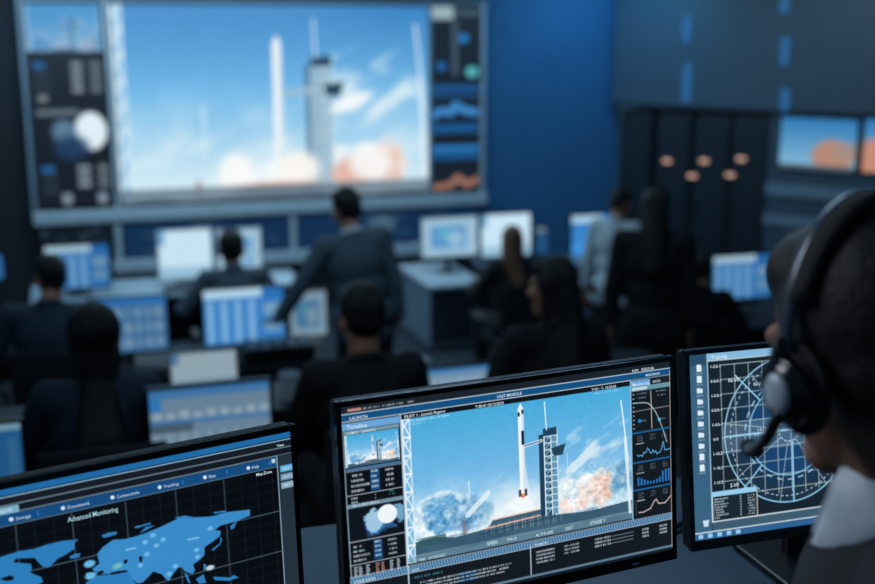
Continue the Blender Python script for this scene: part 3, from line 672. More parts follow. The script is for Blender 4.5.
# ------------------------------------------------------------------ monitors
def monitor(loc, rz, Wd, H, ztop, tilt, cv, label, texts=(), bez=(.008, .008, .017), far=False, base=(.24, .19), group=None, m=None, backm='blackg', yb=.0, neck=True, thick=.028, cat='monitor'):
    r = empty('monitor', loc, rz, label, cat, group); t = R(tilt)
    Mp = Matrix.Translation((-Wd/2, 0, ztop)) @ Matrix.Rotation(-t, 4, 'X')
    bl, bt, bb = bez
    b = bx(bmesh.new(), (Wd/2, .003+thick*.5+.002, -H/2-(bb-bt)/2), (Wd+2*bl-.002, thick, H+bt+bb-.002), bev=.006)
    bx(b, (Wd/2, .003+thick+.012, -H*.55), (Wd*.55, .03, H*.5), bev=.012); b.transform(Mp); build('housing', b, M['black'], r)
    b = bmesh.new(); y = -.0015; dpt = .012
    for c, s in (((-bl/2, y+dpt/2, -H/2-(bb-bt)/2), (bl, dpt, H+bt+bb)), ((Wd+bl/2, y+dpt/2, -H/2-(bb-bt)/2), (bl, dpt, H+bt+bb)), ((Wd/2, y+dpt/2, bt/2), (Wd, dpt, bt)), ((Wd/2, y+dpt/2, -H-bb/2), (Wd, dpt, bb))): bx(b, c, s, bev=.0012 if not far else 0)
    b.transform(Mp); build('bezel', b, M[backm], r)
    s_ = screen_obj('screen', cv, Wd, H, M['scr_far' if far else 'scr'], r, texts); s_.matrix_local = Mp
    if not far:
        b = bmesh.new(); bx(b, (Wd-.07, y-.0005, -H-bb*.55), (.012, .002, .0022)); b.transform(Mp); build('power_light', b, M['frame'], r)
    pb = Mp @ Vector((Wd/2, thick+.02, -H*.6)); yn = pb.y+.02
    if neck:
        build('neck', bx(bmesh.new(), (0, yn+.005, pb.z/2+.02), (.07 if not far else .05, .022, pb.z+.03), bev=.006), M['black'], r)
        b = bx(bmesh.new(), (0, yn-.02, .006), (base[0], base[1], .012), bev=.005); build('base', b, M['black'], r)
    return r
def fit_mon(rel, yaw, tilt, cv, label, texts, dz=DZ0, **kw):
    TL = CAM+Vector(rel); rz = R(90-yaw); off = Matrix.Rotation(rz, 3, 'Z') @ Vector((-.265, 0, 0))
    return monitor((TL.x-off.x, TL.y-off.y, dz), rz, .53, .53*9/16, TL.z-dz, tilt, cv, label, texts, **kw)
def uvfun(rel, yaw, tilt):
    y, t = R(yaw), R(tilt); u = Vector((math.sin(y), math.cos(y), 0)); n = Vector((math.cos(y), -math.sin(y), 0)); v = Vector((0, 0, 1))*math.cos(t)-n*math.sin(t)
    A = CAM+Vector(rel); nn = u.cross(v)
    def f(px, py):
        r_ = ray(px, py); p = CAM+r_*((A-CAM).dot(nn)/r_.dot(nn))-A; return (p.dot(u)/.53, -p.dot(v)/(.53*9/16))
    return f
WH = (214, 232, 244); BL = (24, 92, 150); LB = (104, 164, 216); DK = (14, 19, 26)

# centre: launch monitor
c = Canvas(560, 315, DK); fC = uvfun((-.129, 1.449, -.491), 65.621, 5.673)
c.rect(0, 0, 1, .036, (26, 34, 42)); c.rect(0, .036, 1, .068, (18, 80, 130)); c.line(0, .036, 1, .036, 1.3, WH, .9); c.line(0, .071, 1, .071, 1.3, WH, .9)
c.rect(.018, .014, .055, .026, (214, 150, 140), .9); c.chars(.06, .015, .20, .010, WH, .7, 1);
c.rect(0.002, .078, .158, .112, LB); c.rect(.004, .114, .156, .131, (120, 150, 166))
th = launch(150, 84, .10, .72, .28); c.paste(th, .006, .134, .154, .284)
c.rect(.006, .288, .156, .300, (70, 116, 160)); c.rect(.004, .30, .157, .455, (12, 16, 22)); c.line(.004, .302, .157, .302, 1, WH, .8); c.line(.004, .414, .157, .414, 1, WH, .8)
for k in range(4):
    y = .318+k*.024; c.chars(.018, y, .018+(.03, .036, .05, .034)[k], .011, WH, .95, 10+k, .95); c.rect(.07, .306, .096, .408, (24, 72, 120), .25 if k else 1) if k == 0 else None
    c.chars(.073, y-.008, .094, .011, WH, .95, 20+k, .95); c.chars(.112, y-.004, .136, .011, WH, .95, 30+k, .9)
for k in range(2): c.chars(.016, .424+k*.019, .032, .010, WH, .9, 40+k, 1); c.rect(.080, .424+k*.016, .083, .43+k*.016, WH, .7); c.chars(.12, .418+k*.015, .138, .008, (84, 190, 200), .8, 44+k)
c.rect(.004, .455, .158, .474, (112, 142, 160)); c.chars(.012, .459, .09, .009, (230, 240, 246), .9, 50)
c.rect(.004, .476, .158, .628, (14, 20, 28)); n = c.noise(26, 18, 4, 5)
m = np.clip((1-np.hypot((c.X-.085)/.065, (c.Y-.555)/.072))*3+(n-.55)*5, 0, 1); c.mixm(m, (48, 104, 160)); m = np.clip((1-np.hypot((c.X-.072)/.04, (c.Y-.54)/.055))*3+(n-.52)*9, 0, 1); c.mixm(m*.9, (170, 208, 232))
m = np.clip((1-np.hypot((c.X-.148)/.016, (c.Y-.53)/.05))*2+(n-.52)*9, 0, 1)*(c.X < .157); c.mixm(m*.9, (120, 176, 214))
c.disc(.112, .528, .027, .045, (238, 246, 250), 1, .12)
c.line(.004, .632, .157, .632, 1.2, WH, .9); c.rect(.07, .640, .094, .735, (24, 72, 120))
for k in range(4): y = .652+k*.022; c.chars(.014, y, .014+(.026, .03, .044, .034)[k], .010, WH, .95, 60+k, .95); c.chars(.073, y-.008, .092, .010, WH, .95, 70+k, .95); c.chars(.11, y-.004, .134, .010, WH, .95, 80+k, .9)
c.line(.004, .742, .157, .742, 1.2, WH, .8); g = np.random.default_rng(4)
for i, x in enumerate((.013, .026, .046, .073, .088, .112, .132)):
    for k in range(7): y = .752+k*.009; c.rect(x, y, x+.011*(.6+.4*g.random()), y+.005, (214, 158, 138) if i in (3, 4) else WH, .85)
c.line(0.001, .076, .006, 1, 1.6, (170, 200, 220), .8); c.line(.1605, .076, .1605, 1, 2.2, (190, 214, 230), .9)
c.rect(.163, .074, .862, .098, DK); c.rect(.163, .098, .862, .788, LB)
c.paste(launch(392, 218, .015, .68, .225, .497, .585, .07), .163, .098, .862, .788)
c.rect(.163, .76, .862, .789, (74, 112, 132), .35)
c.chars(.175, .105, .30, .010, (236, 246, 250), .6, 91); c.chars(.19, .122, .23, .008, (236, 246, 250), .6, 92); c.chars(.74, .106, .83, .009, (190, 226, 246), .6, 93)
# status bar
c.rect(.0, .80, 1, .832, (66, 116, 158)); 
for k in range(120): c.line(k/120., .80, k/120.+.004, .832, 1.2, (196, 218, 230), .55)
c.line(0, .797, 1, .797, 1.2, WH, .8); c.line(0, .834, 1, .834, 1.2, WH, .8)
c.rect(.0, .836, 1, .985, (18, 25, 33)); c.line(.163, .80, .163, 1, 2, (190, 214, 230)); c.line(.528, .82, .528, .985, 1.6, (190, 214, 230))
c.rect(0, .972, 1, .984, (96, 124, 144)); c.rect(0, .984, 1, 1, (20, 30, 40))
c.chars(.18, .855, .26, .010, (84, 170, 190), .8, 95)
for k in range(3):
    y = .885+k*.017; c.chars(.195, y, .47-.012*k, .009, WH, .95, 100+k, .85); c.chars(.31, y, .36, .009, (60, 140, 210), .9, 105+k, 1)
for k in range(4):
    y = .856+k*.018; c.chars(.545, y, .605, .010, WH, .9, 110+k, .95)
    if k < 3: c.chars(.635, y, .685, .010, WH, .85, 120+k, .9); c.chars(.735, y-.002, .79, .011, WH, .9, 130+k, .95); c.rect(.79, y+.002, .865, y+.007, (120, 140, 150), .8); c.chars(.895, y-.002, .918, .011, WH, .9, 140+k, 1); c.chars(.955, y-.002, .98, .011, WH, .9, 150+k, 1)
# right side panels
c.rect(.864, .072, 1, .797, (18, 25, 32)); c.rect(.866, .076, .932, .108, LB); c.rect(.93, .076, .998, .106, (24, 32, 40)); c.rect(.866, .108, .998, .132, (104, 150, 164)); c.rect(.868, .112, .92, .127, (214, 228, 234), .8)
c.line(.864, .072, .864, .797, 2, (150, 190, 214)); c.line(.998, .05, .998, .985, 1.5, (200, 176, 168), .9)
c.line(.932, .14, .934, .335, 1.4, (214, 190, 178)); c.line(.872, .235, .995, .232, 1.2, (150, 140, 136))
for k in range(9): c.rect(.870, .145+k*.022, .876, .149+k*.022, WH, .9)
arc = [(.872+.0125*i, .192+.0004*i*i+(.0058*max(0, i-3.2)**2)) for i in range(10)]; c.pl(arc, 1.2, (190, 222, 232)); c.disc(arc[7][0], arc[7][1], .005, .009, (60, 190, 220))
for x, y in ((.888, .165), (.955, .165), (.888, .285), (.955, .290)): c.chars(x, y, x+.028, .007, (170, 190, 200), .8, int(x*900), .8)
c.chars(.885, .143, .92, .007, (190, 206, 214), .8, 7); c.chars(.95, .143, .985, .007, (190, 206, 214), .8, 8); c.disc(.893, .287, .006, .01, (40, 130, 200))
for j, y in enumerate((.342, .497, .641)):
    c.rect(.866, y, .998, y+.009, (28, 96, 156))
    for i, x in enumerate((.884, .926, .968)):
        for k in range(3): c.chars(x, y+.022+k*.011, x+.018, .006, (170, 190, 200), .75, 160+i*7+k+j*31, .8)
    c.line(.88, y+.062, .905, y+.062, 1.2, WH, .9)
g = np.random.default_rng(12); xs_ = np.linspace(.882, .995, 26); ys_ = .462+g.normal(0, .007, 26); ys_[8] = .435; ys_[9] = .445; ys_[20] = .415; ys_[19] = .44; c.pl(list(zip(xs_, ys_)), 1.3, (96, 186, 236))
for k in range(11): x = .882+k*.0105; h = .03+.016*math.sin(k*.6+2)+ .02*(k > 7); c.rect(x, .625-h, x+.006, .625, (40, 116, 192))
c.pl([(.885, .765), (.90, .767), (.925, .755), (.937, .722), (.945, .712), (.953, .737), (.975, .74), (.983, .73), (.995, .708)], 1.5, (226, 206, 196))
for k in range(8): c.rect(.874, .70+k*.010, .877, .703+k*.010, WH, .6)
tx = [('LAUNCH', .020, .064, .016, WH), ('Timeline', .012, .105, .021, WH), ('CAM 01 : GROUND', .012, .129, .012, WH), ('PILOT 1 : Launch Report', .170, .092, .015, WH), ('UNIT MODULE', .44, .061, .015, WH), ('T-00:01 05/12/2020', .375, .094, .014, WH),
      ('MEASURING', .915, .060, .012, WH), ('NAV   WELD:08', .87, .029, .014, WH), ('T+01 : T- 10:25:00', .735, .094, .014, WH), ('Monitoring', .870, .102, .017, WH), ('DATA', .939, .099, .013, WH),
      ('SPEED', .395, .776, .016, WH), ('TRACK', .455, .774, .013, WH), ('TIME   INTERNET', .19, .786, .014, (190, 214, 226)), ('ALTITUDE', .545, .782, .016, WH), ('DIST', .64, .780, .016, WH), ('STAGE 1', .72, .778, .018, WH), ('TELEMETRY', .54, .829, .011, WH), ('LOG', .172, .829, .013, WH), ('STAGE DATA', .01, .829, .013, WH)]
fit_mon((-.129, 1.449, -.491), 65.621, 5.673, c, 'large monitor in the foreground centre showing a rocket launch beside a tower', tx)

# right: radar monitor
c = Canvas(480, 270, (22, 34, 44)); c.rect(0, 0, .058, 1, (56, 98, 128)); c.rect(0, 0, .058, .06, (40, 76, 104)); c.rect(.062, 0, 1, .040, (132, 184, 220)); c.line(.0605, 0, .0605, .91, 1.6, (176, 214, 236)); c.line(.062, .041, 1, .041, 1.4, WH)
cx, cy = .337, .457
for rv, cc, al in ((.40, (28, 52, 74), .8), (.315, (22, 54, 86), .8), (.25, (24, 68, 112), .9)): c.disc(cx, cy, rv/c.asp, rv, cc, al, .01)
c.rect(.104, .386, 1, .55, (104, 132, 152), .55)
for k in range(16):
    x = .104+k*.0478; c.line(x, .069, x, .80, 1.2, (190, 202, 208), .85)
for k in range(10): y = .069+k*.0785; c.line(.104, y, 1, y, 1.2, (176, 204, 206), .85)
LC = (150, 208, 240)
c.ring(cx, cy, .40, 1.9, LC); c.ring(cx, cy, .365, 1.4, (200, 226, 240), .9, dash=5); c.ring(cx, cy, .25, 1.6, LC); c.ring(cx, cy, .275, 2.0, (170, 216, 242), .9, dash=14); c.ring(cx, cy, .065, 1.6, (210, 230, 240), 1, dash=24)
for a in range(0, 360, 45):
    t = R(a+10); c.line(cx+.065/c.asp*math.cos(t), cy+.065*math.sin(t), cx+.40/c.asp*math.cos(t), cy+.40*math.sin(t), 1.1, (196, 214, 222), .8)
c.line(cx-.40/c.asp, cy, cx+.4/c.asp, cy, 2.2, LC); c.line(cx+.01, cy+.07, cx+.01, cy+.40, 2.4, LC); c.line(cx+.01, cy-.07, cx+.01, cy-.40, 2.4, LC)
for a in (135, 225, 45, 315):
    t = R(a); c.line(cx+.25/c.asp*math.cos(t), cy+.25*math.sin(t), cx+.46/c.asp*math.cos(t), cy+.46*math.sin(t), 2, LC)
for k in range(2): c.poly([(.272-.012*k, .455+.022*k), (.278-.012*k, .44+.022*k), (.284-.012*k, .455+.022*k)], (226, 178, 160))
for k in range(10):
    y = .055+k*.0595
    if k in (0, 1, 8, 9): c.poly([(.024, y), (.037, y), (.041, y+.008), (.041, y+.038), (.024, y+.038)], (226, 238, 246))
    else: c.rect(.023, y+.006, .033, y+.03, (214, 228, 238)); c.rect(.023, y+.010, .042, y+.034, (222, 234, 244))
    c.chars(.020, y+.044, .045, .007, WH, .8, 200+k, .95)
c.rect(.062, .747, .218, .775, (150, 204, 238)); c.rect(.064, .775, .217, .905, (26, 38, 48)); c.line(.217, .775, .217, .905, 1.5, (216, 196, 188)); c.line(.063, .775, .063, .908, 1.4, WH)
for k in range(8):
    y = .785+k*.0145; c.chars(.068, y, .068+(.05, .034, .05, .044, .03, .036, .05, .02)[k], .009, WH, .95, 220+k, .95); c.rect(.158, y, .162, y+.007, WH, .9); c.chars(.185, y, .21, .009, WH, .9, 230+k, .8)
c.rect(.06, .91, 1, .958, (62, 92, 112)); c.line(.062, .909, 1, .909, 1.8, (226, 240, 248)); c.line(0, .961, 1, .961, 1.8, (226, 240, 248)); c.rect(0, .965, 1, 1, (46, 98, 146))
for k in range(5): c.rect(.012+k*.032, .969, .028+k*.032, .992, (150, 200, 236))
c.poly([(.028, .895), (.05, .895), (.046, .93), (.032, .93)], (200, 222, 236)); 
tx = [('Training', .072, .030, .022, WH), ('N-W', .128, .165, .024, WH), ('S-W', .124, .735, .022, WH), ('N-W 3', .215, .198, .02, WH), ('1-0.11.2', .222, .448, .018, WH), ('1-0.11.9', .212, .472, .018, WH)] + [(s_, .068, .079+.0785*i, .017, WH) for i, s_ in enumerate(('1-0.0-1', '0-0.0-1', '1-0.0-1', '0-0.0-1', '1-0.0-1', ' 0-0', '1-10.2', '1-10.3', '1-10.5'))]
fit_mon((.397, 1.73, -.5), 72.518, 9.343, c, 'large monitor in front of the operator showing a circular radar chart', tx, base=(.20, .17))

# left: world map monitor
fL = uvfun((-.66, 1.275, -.565), 57.442, 3.954)
c = Canvas(560, 315, (7, 10, 16)); c.rect(0, 0, 1, .030, (30, 104, 164)); c.line(0, .037, 1, .037, 1.5, (160, 204, 232)); c.rect(0, .04, 1, .075, (22, 28, 36)); c.line(0, .073, 1, .073, 1.3, (140, 170, 190)); c.rect(0, .076, 1, .106, (18, 24, 31)); c.line(.0, .108, 1, .108, 1.3, (140, 170, 190))
c.rect(0, .112, .958, .160, (20, 74, 126)); c.line(0, .162, .958, .162, 1.1, (110, 150, 176)); c.rect(0.1, .078, .282, .112, (126, 172, 196)); c.rect(.957, .108, 1, 1, (36, 50, 62)); c.line(.956, .108, .956, 1, 1.4, (150, 180, 198))
g = np.random.default_rng(3)
for k in range(22): x = .0+k*.0447; c.line(x, .165, x, 1, 1, (30, 40, 50), .6)
for k in range(16): y = .18+k*.051; c.line(0, y, .955, y, 1, (26, 34, 44), .6)
for x in (.135, .27, .403, .537, .668, .80): c.line(x, .165, x, 1, 1.3, (66, 86, 104), .9)
for y in (.385, .59): c.line(0, y, .955, y, 1.1, (104, 132, 150), .8)
MB_ = (44, 124, 186); MB2 = (58, 138, 200)
def A(pts, sc, ox, oy): return [fL(ox+x/sc, oy+y/sc) for x, y in pts]
c1 = lambda p: A(p, 6.73, 0, 500); c2 = lambda p: A(p, 5.833, 110, 490); pxs = lambda p: A(p, 1, 0, 0)
c.poly(c1([(-500, 560), (-300, 470), (-150, 430), (0, 385), (130, 345), (230, 330), (320, 300), (430, 275), (530, 265), (500, 290), (500, 330), (440, 370), (390, 395), (355, 430), (330, 455), (290, 450), (260, 420), (235, 390), (110, 395), (90, 420), (210, 430), (215, 465), (205, 490), (280, 520), (290, 550), (240, 580), (150, 640), (100, 760), (40, 860), (-60, 960), (-160, 1000), (-300, 900), (-420, 760)]), MB_)
for p in ([(465, 385), (500, 362), (540, 360), (535, 385), (480, 395)], [(680, 240), (730, 220), (790, 213), (780, 235), (700, 255)]): c.poly(c1(p), MB_)
c.poly(c1([(0, 530), (60, 510), (95, 512), (90, 540), (40, 545)]), (7, 10, 16))
eu = [(97.3, 554.2), (102.5, 547.5), (113, 540), (126.3, 539), (130.6, 538), (144.3, 533.7), (163, 526), (178.6, 518.3), (195.7, 517.4), (211, 516.6), (226.6, 512.3), (249.7, 509.7), (249.7, 515.7), (236.9, 520.9), (230, 522.6), (219.7, 526), (214.6, 530.3), (220.6, 531), (219.7, 536.3), (212.9, 541.4), (207.7, 545), (204.3, 547.4), (204.3, 555), (199, 560.3), (193, 564.6), (194.9, 570.6), (192.3, 574), (187, 572.3), (183.7, 570.6), (182, 567), (177.7, 568), (171.7, 575.7), (169, 581), (165.7, 579), (161.4, 574), (152.9, 571.4), (151, 574), (142.6, 582.6), (137.4, 583.5), (128.9, 575.7), (120.3, 574), (110, 574), (95, 574.3), (93.6, 577), (87.7, 580), (86, 572.8), (96.6, 572.8), (92, 569), (99.5, 563.9)]
c.poly(pxs(eu), MB2); c.poly(pxs([(85.6, 583), (96.6, 575.8), (127.8, 572.8), (137, 585), (146, 592), (140, 615), (128, 640), (115, 645), (112, 610), (90, 600)]), MB_)
for p in ([(740, 490), (790, 480), (850, 470), (858, 485), (800, 495), (750, 503)], [(830, 405), (860, 400), (855, 425), (835, 430)], [(650, 490), (690, 470), (700, 490), (660, 505)]): c.poly(c1(p), (8, 12, 18))
c.poly(c2([(170, 385), (190, 390), (185, 425), (170, 415)]), (8, 12, 18)); 
for p in ([(590, 350), (640, 310), (645, 270), (655, 290), (640, 320), (600, 355)], [(700, 210), (740, 180), (725, 220), (705, 235)], [(500, 520), (545, 490), (560, 540), (520, 548)], [(600, 505), (700, 510), (720, 495), (750, 510), (690, 530), (610, 525)], [(375, 160), (440, 150), (490, 158), (400, 170)], [(600, 130), (670, 120), (680, 128), (610, 140)], [(170, 255), (210, 215), (265, 205), (200, 240)], [(140, 215), (240, 190), (235, 200), (150, 225)], [(430, 480), (450, 490), (470, 545), (455, 540)], [(545, 430), (560, 435), (555, 470), (545, 465)], [(480, 590), (560, 570), (600, 600), (580, 660), (500, 660)]): c.poly(c2(p), MB_)
u_, v_ = fL(89, 563.9); c.disc(u_, v_, .012, .016, MB_)
for x, y in ((250, 265), (205, 305), (310, 290), (215, 375), (178, 440), (345, 490), (380, 445), (583, 225), (505, 350), (510, 390), (270, 325)):
    u_, v_ = fL(110+x/5.833, 490+y/5.833); c.disc(u_, v_, .007, .010, (120, 190, 232), .9, .8)
u_, v_ = fL(110+583/5.833, 490+453/5.833); c.disc(u_, v_, .012, .012, (190, 214, 224), 1, .6)
for x, y in ((605, 430), (610, 510)): u_, v_ = fL(x/6.73, 500+y/6.73); c.disc(u_, v_, .014, .016, (110, 190, 226), .95, .6)
for x, y in ((780, 450), (800, 440)): u_, v_ = fL(x/6.73, 500+y/6.73); c.disc(u_, v_, .009, .012, (110, 190, 190), .9, .8)
for x0, x1, y in ((455, 515, 290), (95, 150, 350)): a_ = fL(110+x0/5.833, 490+y/5.833); b_ = fL(110+x1/5.833, 490+(y-12)/5.833); c.line(*a_, *b_, 2.5, (130, 190, 230))
for k in range(6): x = .262+k*.122; c.disc(x, .138, .005, .009, WH, 1, .3); c.line(x+.062, .128, x+.062, .146, 1.4, (40, 130, 200))
c.rect(.94, .120, .951, .140, (190, 206, 216))
for k, cc in enumerate(((96, 176, 222), (120, 156, 180), (134, 168, 190))): c.rect(.964, .163+k*.042, 1, .195+k*.042, cc)
tx = [('Advanced Monitoring', .392, .205, .024, (170, 208, 222), .125), ('Map:Zone', .893, .185, .015, WH), ('View', .958, .064, .014, WH), ('DAT 1', .972, .184, .013, WH), ('DAT 2', .972, .226, .013, WH), ('DAT 3', .972, .268, .013, WH), ('Search', .235, .10, .015, WH)] + [(s_, .272+.122*k, .145, .015, (190, 214, 230)) for k, s_ in enumerate(('Storage', 'Documents', 'Connections', 'Tracking', 'Files', 'Help'))]
fit_mon((-.66, 1.275, -.565), 57.442, 3.954, c, 'large monitor in the left foreground showing a blue world map', tx, bez=(.008, .010, .017))

# far monitors
def pic(kind, seed=0):
    c = Canvas(64, 40, (52, 118, 182)); g = np.random.default_rng(seed)
    if kind == 'bars':
        c.rect(0, 0, .72, .16, (168, 200, 218)); c.rect(.72, 0, 1, .2, (40, 104, 170))
        for k in range(4): c.rect(.04+k*.17, .22, .12+k*.17, .95, (130, 178, 214), .8)
        c.rect(.74, .3, .96, .5, (110, 150, 180)); c.rect(.74, .6, .96, .8, (100, 144, 176))
    elif kind == 'grid':
        c.a[:] = (58, 104, 148); c.rect(0, 0, 1, .14, (44, 108, 172))
        for j in range(3):
            for i in range(7): c.rect(.04+i*.135, .2+j*.27, .13+i*.135, .38+j*.27, (128, 156, 178), .35+.5*g.random())
    elif kind == 'bright': c.a[:] = (196, 226, 242); c.rect(0, 0, .12, .3, (110, 160, 200)); c.rect(0, .75, 1, 1, (150, 190, 214))
    elif kind == 'mapp': c.a[:] = (150, 182, 202); c.rect(.15, .2, .8, .8, (84, 144, 190)); c.disc(.4, .4, .1, .15, (88, 170, 190), .8, .5); c.disc(.6, .55, .15, .2, (180, 200, 212), .6, .5)
    elif kind == 'blue': c.a[:] = (56, 130, 200); c.rect(0, 0, .8, .2, (168, 204, 226))
    elif kind == 'sheet':
        c.a[:] = (112, 142, 166); c.rect(0, 0, 1, .13, (66, 124, 180)); c.rect(0, .13, .1, .3, (46, 128, 200))
        for i in range(9): c.rect(.02+i*.11, .62, .07+i*.11, 1, (156, 178, 192), .5); c.rect(.03+i*.11, .3+.05*g.random(), .10+i*.11, .42, (176, 196, 208), .7)
        c.rect(.0, .48, .35, .60, (76, 96, 110)); c.line(0, .46, 1, .46, 2, (60, 120, 180))
    elif kind == 'side': c.a[:] = (34, 92, 144); c.rect(0, 0, 1, .1, (120, 160, 180)); c.rect(.1, .15, .3, 1, (66, 112, 140)); c.rect(.7, .2, .9, .8, (50, 104, 150))
    return c
def far_monitor(x0, x1, y0, y1, t, dz, kind, label, seed=0, dimm=1.0, backm='blackg', group='computer monitors on the lower desks', rzo=0, hgt=None):
    xc = (x0+x1)/2; a = on_t(x0, (y0+y1)/2, t); b_ = on_t(x1, (y0+y1)/2, t); w = (b_-a).length; zt = on_t(xc, y0, t).z; zb = on_t(xc, y1, t).z
    h = hgt or max(.1, zt-max(zb, dz+.03)); c0 = (a+b_)/2; cv = pic(kind, seed); cv.a = cv.a*dimm
    print('MON', label[:40], 'w %.2f h %.2f gap %.2f zb-dz %.2f' % (w, h, zt-h-dz, zb-dz))
    return monitor((c0.x, c0.y, dz), TH+rzo, w-.03, h-.03, zt-dz-.012, 3, cv, label, far=True, backm=backm, bez=(.013, .012, .018), base=(.2, .15), group=group)
far_monitor(146, 274, 383, 460, 3.80, DZ1, 'sheet', 'monitor with a grey table directly behind the world map monitor', 1, .9)
far_monitor(-30, 28, 421, 500, 3.60, DZ1, 'side', 'dark blue monitor cut by the left edge of the photo', 2, .9)
far_monitor(417, 500, 365, 440, 4.14, DZ1, 'sheet', 'small monitor just above the top edge of the launch monitor', 3, 1)
far_monitor(88, 169, 296, 354, 7.12, DZ2, 'grid', 'monitor beside the head of the woman with very long hair', 4, 1.0)
far_monitor(202, 286, 287, 345, 7.12, DZ2, 'bars', 'bright blue monitor with white columns left of the standing man', 5, 1.05)
far_monitor(288, 328, 290, 338, 7.27, DZ2, 'mapp', 'monitor half hidden behind the arm of the standing man', 6, .8)
far_monitor(44, 111, 244, 290, 9.25, DZ2, 'bars', 'blue monitor behind the head of the man at the far left', 7, .95)
far_monitor(157, 213, 229, 280, 9.45, DZ2, 'bright', 'very bright white monitor left of the seated man below the video wall', 8, 1.0, backm='frame')
far_monitor(216, 262, 228, 276, 9.45, DZ2, 'mapp', 'pale monitor right of the seated man below the video wall', 9, 1.05, backm='frame')
far_monitor(421, 478, 217, 257, 9.75, F2+zc, 'mapp', 'pale monitor standing on the drawer cabinet', 10, 1.05, backm='frame')
far_monitor(480, 531, 213, 257, 9.45, DZ2, 'bright', 'bright white monitor behind the brown-haired woman', 11, 1.02)
far_monitor(534, 549, 226, 262, 9.48, DZ2, 'blue', 'narrow blue monitor right of the brown-haired woman', 12, .6)
far_monitor(570, 610, 214, 258, 9.45, DZ2, 'blue', 'blue monitor in front of the blue wall, left of the man in a white shirt', 13, 1.0)
far_monitor(711, 772, 254, 300, 7.05, DZ2, 'bars', 'blue monitor between the seated dark figure and the operator', 14, .95)
far_monitor(-36, 5, 254, 282, 8.6, DZ2, 'blue', 'sliver of a blue monitor at the left edge beside the seated man', 15, .8)
desk(sx(-60, 290, 8.6), sx(12, 290, 8.6), 8.35, 8.95, DZ2, F2, M['desk_dark'], 'short dark desk at the left edge behind the seated man', 2)

# ------------------------------------------------------------------ things on the desks
def laptop(loc, rz, w, d, h, label, kind='bright', dimm=.85, ang=12):
    r = empty('laptop', loc, rz, label, 'laptop', None); build('base', bx(bmesh.new(), (0, 0, .008), (w, d, .016), bev=.004), M['silver'], r)
    b = bmesh.new()
    for i in range(12):
        for j in range(4): bx(b, (-w*.42+i*w*.076, -d*.12+j*.02+.02, .018), (w*.065, .016, .004))
    build('keys', b, M['black'], r)
    Mp = Matrix.Translation((-w/2, d/2, .016)) @ Matrix.Rotation(-R(ang), 4, 'X')
    b = bx(bmesh.new(), (w/2, .006, h/2), (w, .008, h), bev=.003); b.transform(Mp); l = build('lid', b, M['silver'], r)
    cv = pic(kind, 3); cv.a *= dimm; s_ = screen_obj('screen', cv, w-.02, h-.02, M['scr_far'], l); s_.matrix_local = Mp @ Matrix.Translation((.01, .0, h-.01)); return r
p = on_t(208, 386, 4.62); laptop((p.x, p.y, DZ1), TH, .29, .2, .17, 'open laptop with a pale screen right of the woman with very long hair', 'bright', .72)
p = on_t(592, 285, 9.3); laptop((p.x, p.y, DZ2), TH, .32, .22, .2, 'open laptop with a bright screen on the desk by the blue wall', 'blue', 1.1)
def mug(loc, label, s=1.0):
    r = empty('mug', loc, 0, label, 'mug', None); b = bmesh.new(); cyl(b, (0, 0, 0), (0, 0, .095*s), .036*s, .04*s, 24, False)
    cyl(b, (0, 0, .004), (0, 0, .095*s), .033*s, .037*s, 24, False); cyl(b, (0, 0, 0), (0, 0, .004), .036*s, .036*s, 24)
    o = build('cup_body', b, M['mug'], r, True); b = bmesh.new(); tube(b, spline([(.036*s, 0, .075*s), (.065*s, 0, .07*s), (.065*s, 0, .03*s), (.036*s, 0, .022*s)]), .005*s, 8); build('handle', b, M['mug'], r, True); return r
def papers(loc, rz, label, w=.21, d=.3, n=6):
    b = bmesh.new(); g = random.Random(int(abs(loc[0]*100)))
    for k in range(n): bx(b, (g.uniform(-.008, .008), g.uniform(-.008, .008), .004+k*.007), (w, d, .006), rot=Euler((0, 0, g.uniform(-.06, .06))).to_matrix())
    o = build('paper_stack', b, M['paper']); o.location = loc; o.rotation_euler = (0, 0, rz); return tag(o, label, 'papers')
def keyboard(loc, rz, label):
    r = empty('keyboard', loc, rz, label, 'keyboard', 'keyboards on the desks'); build('case', bx(bmesh.new(), (0, 0, .010), (.44, .14, .018), bev=.005), M['black'], r)
    b = bmesh.new()
    for j in range(5):
        for i in range(18): bx(b, (-.2+i*.0235, -.05+j*.025, .022), (.019, .020, .008))
    build('keys', b, M['cab_front'], r); return r
p = on_t(290, 396, 4.55); mug((p.x, p.y, DZ1), 'white mug on the dark desk left of the man in black', 1.15)
p = on_t(406, 366, 4.70); papers((p.x, p.y, DZ1), TH+.3, 'stack of white paper right of the head of the man in black', .15, .18, 12)
p = P(275, 272, 9.3); papers((p.x, p.y+.1, DZ2), TH, 'stack of white paper right of the seated man below the video wall', .22, .25, 5)
keyboard(W(st(on_t(245, 350, 7.0))[0], 6.95, DZ2), TH, 'black keyboard in front of the bright blue monitor with white columns')
keyboard(W(st(on_t(130, 350, 7.0))[0], 6.95, DZ2), TH, 'black keyboard under the monitor beside the woman with very long hair')
keyboard(W(st(on_t(190, 290, 9.3))[0], 9.2, DZ2), TH, 'black keyboard on the pale desk below the video wall')

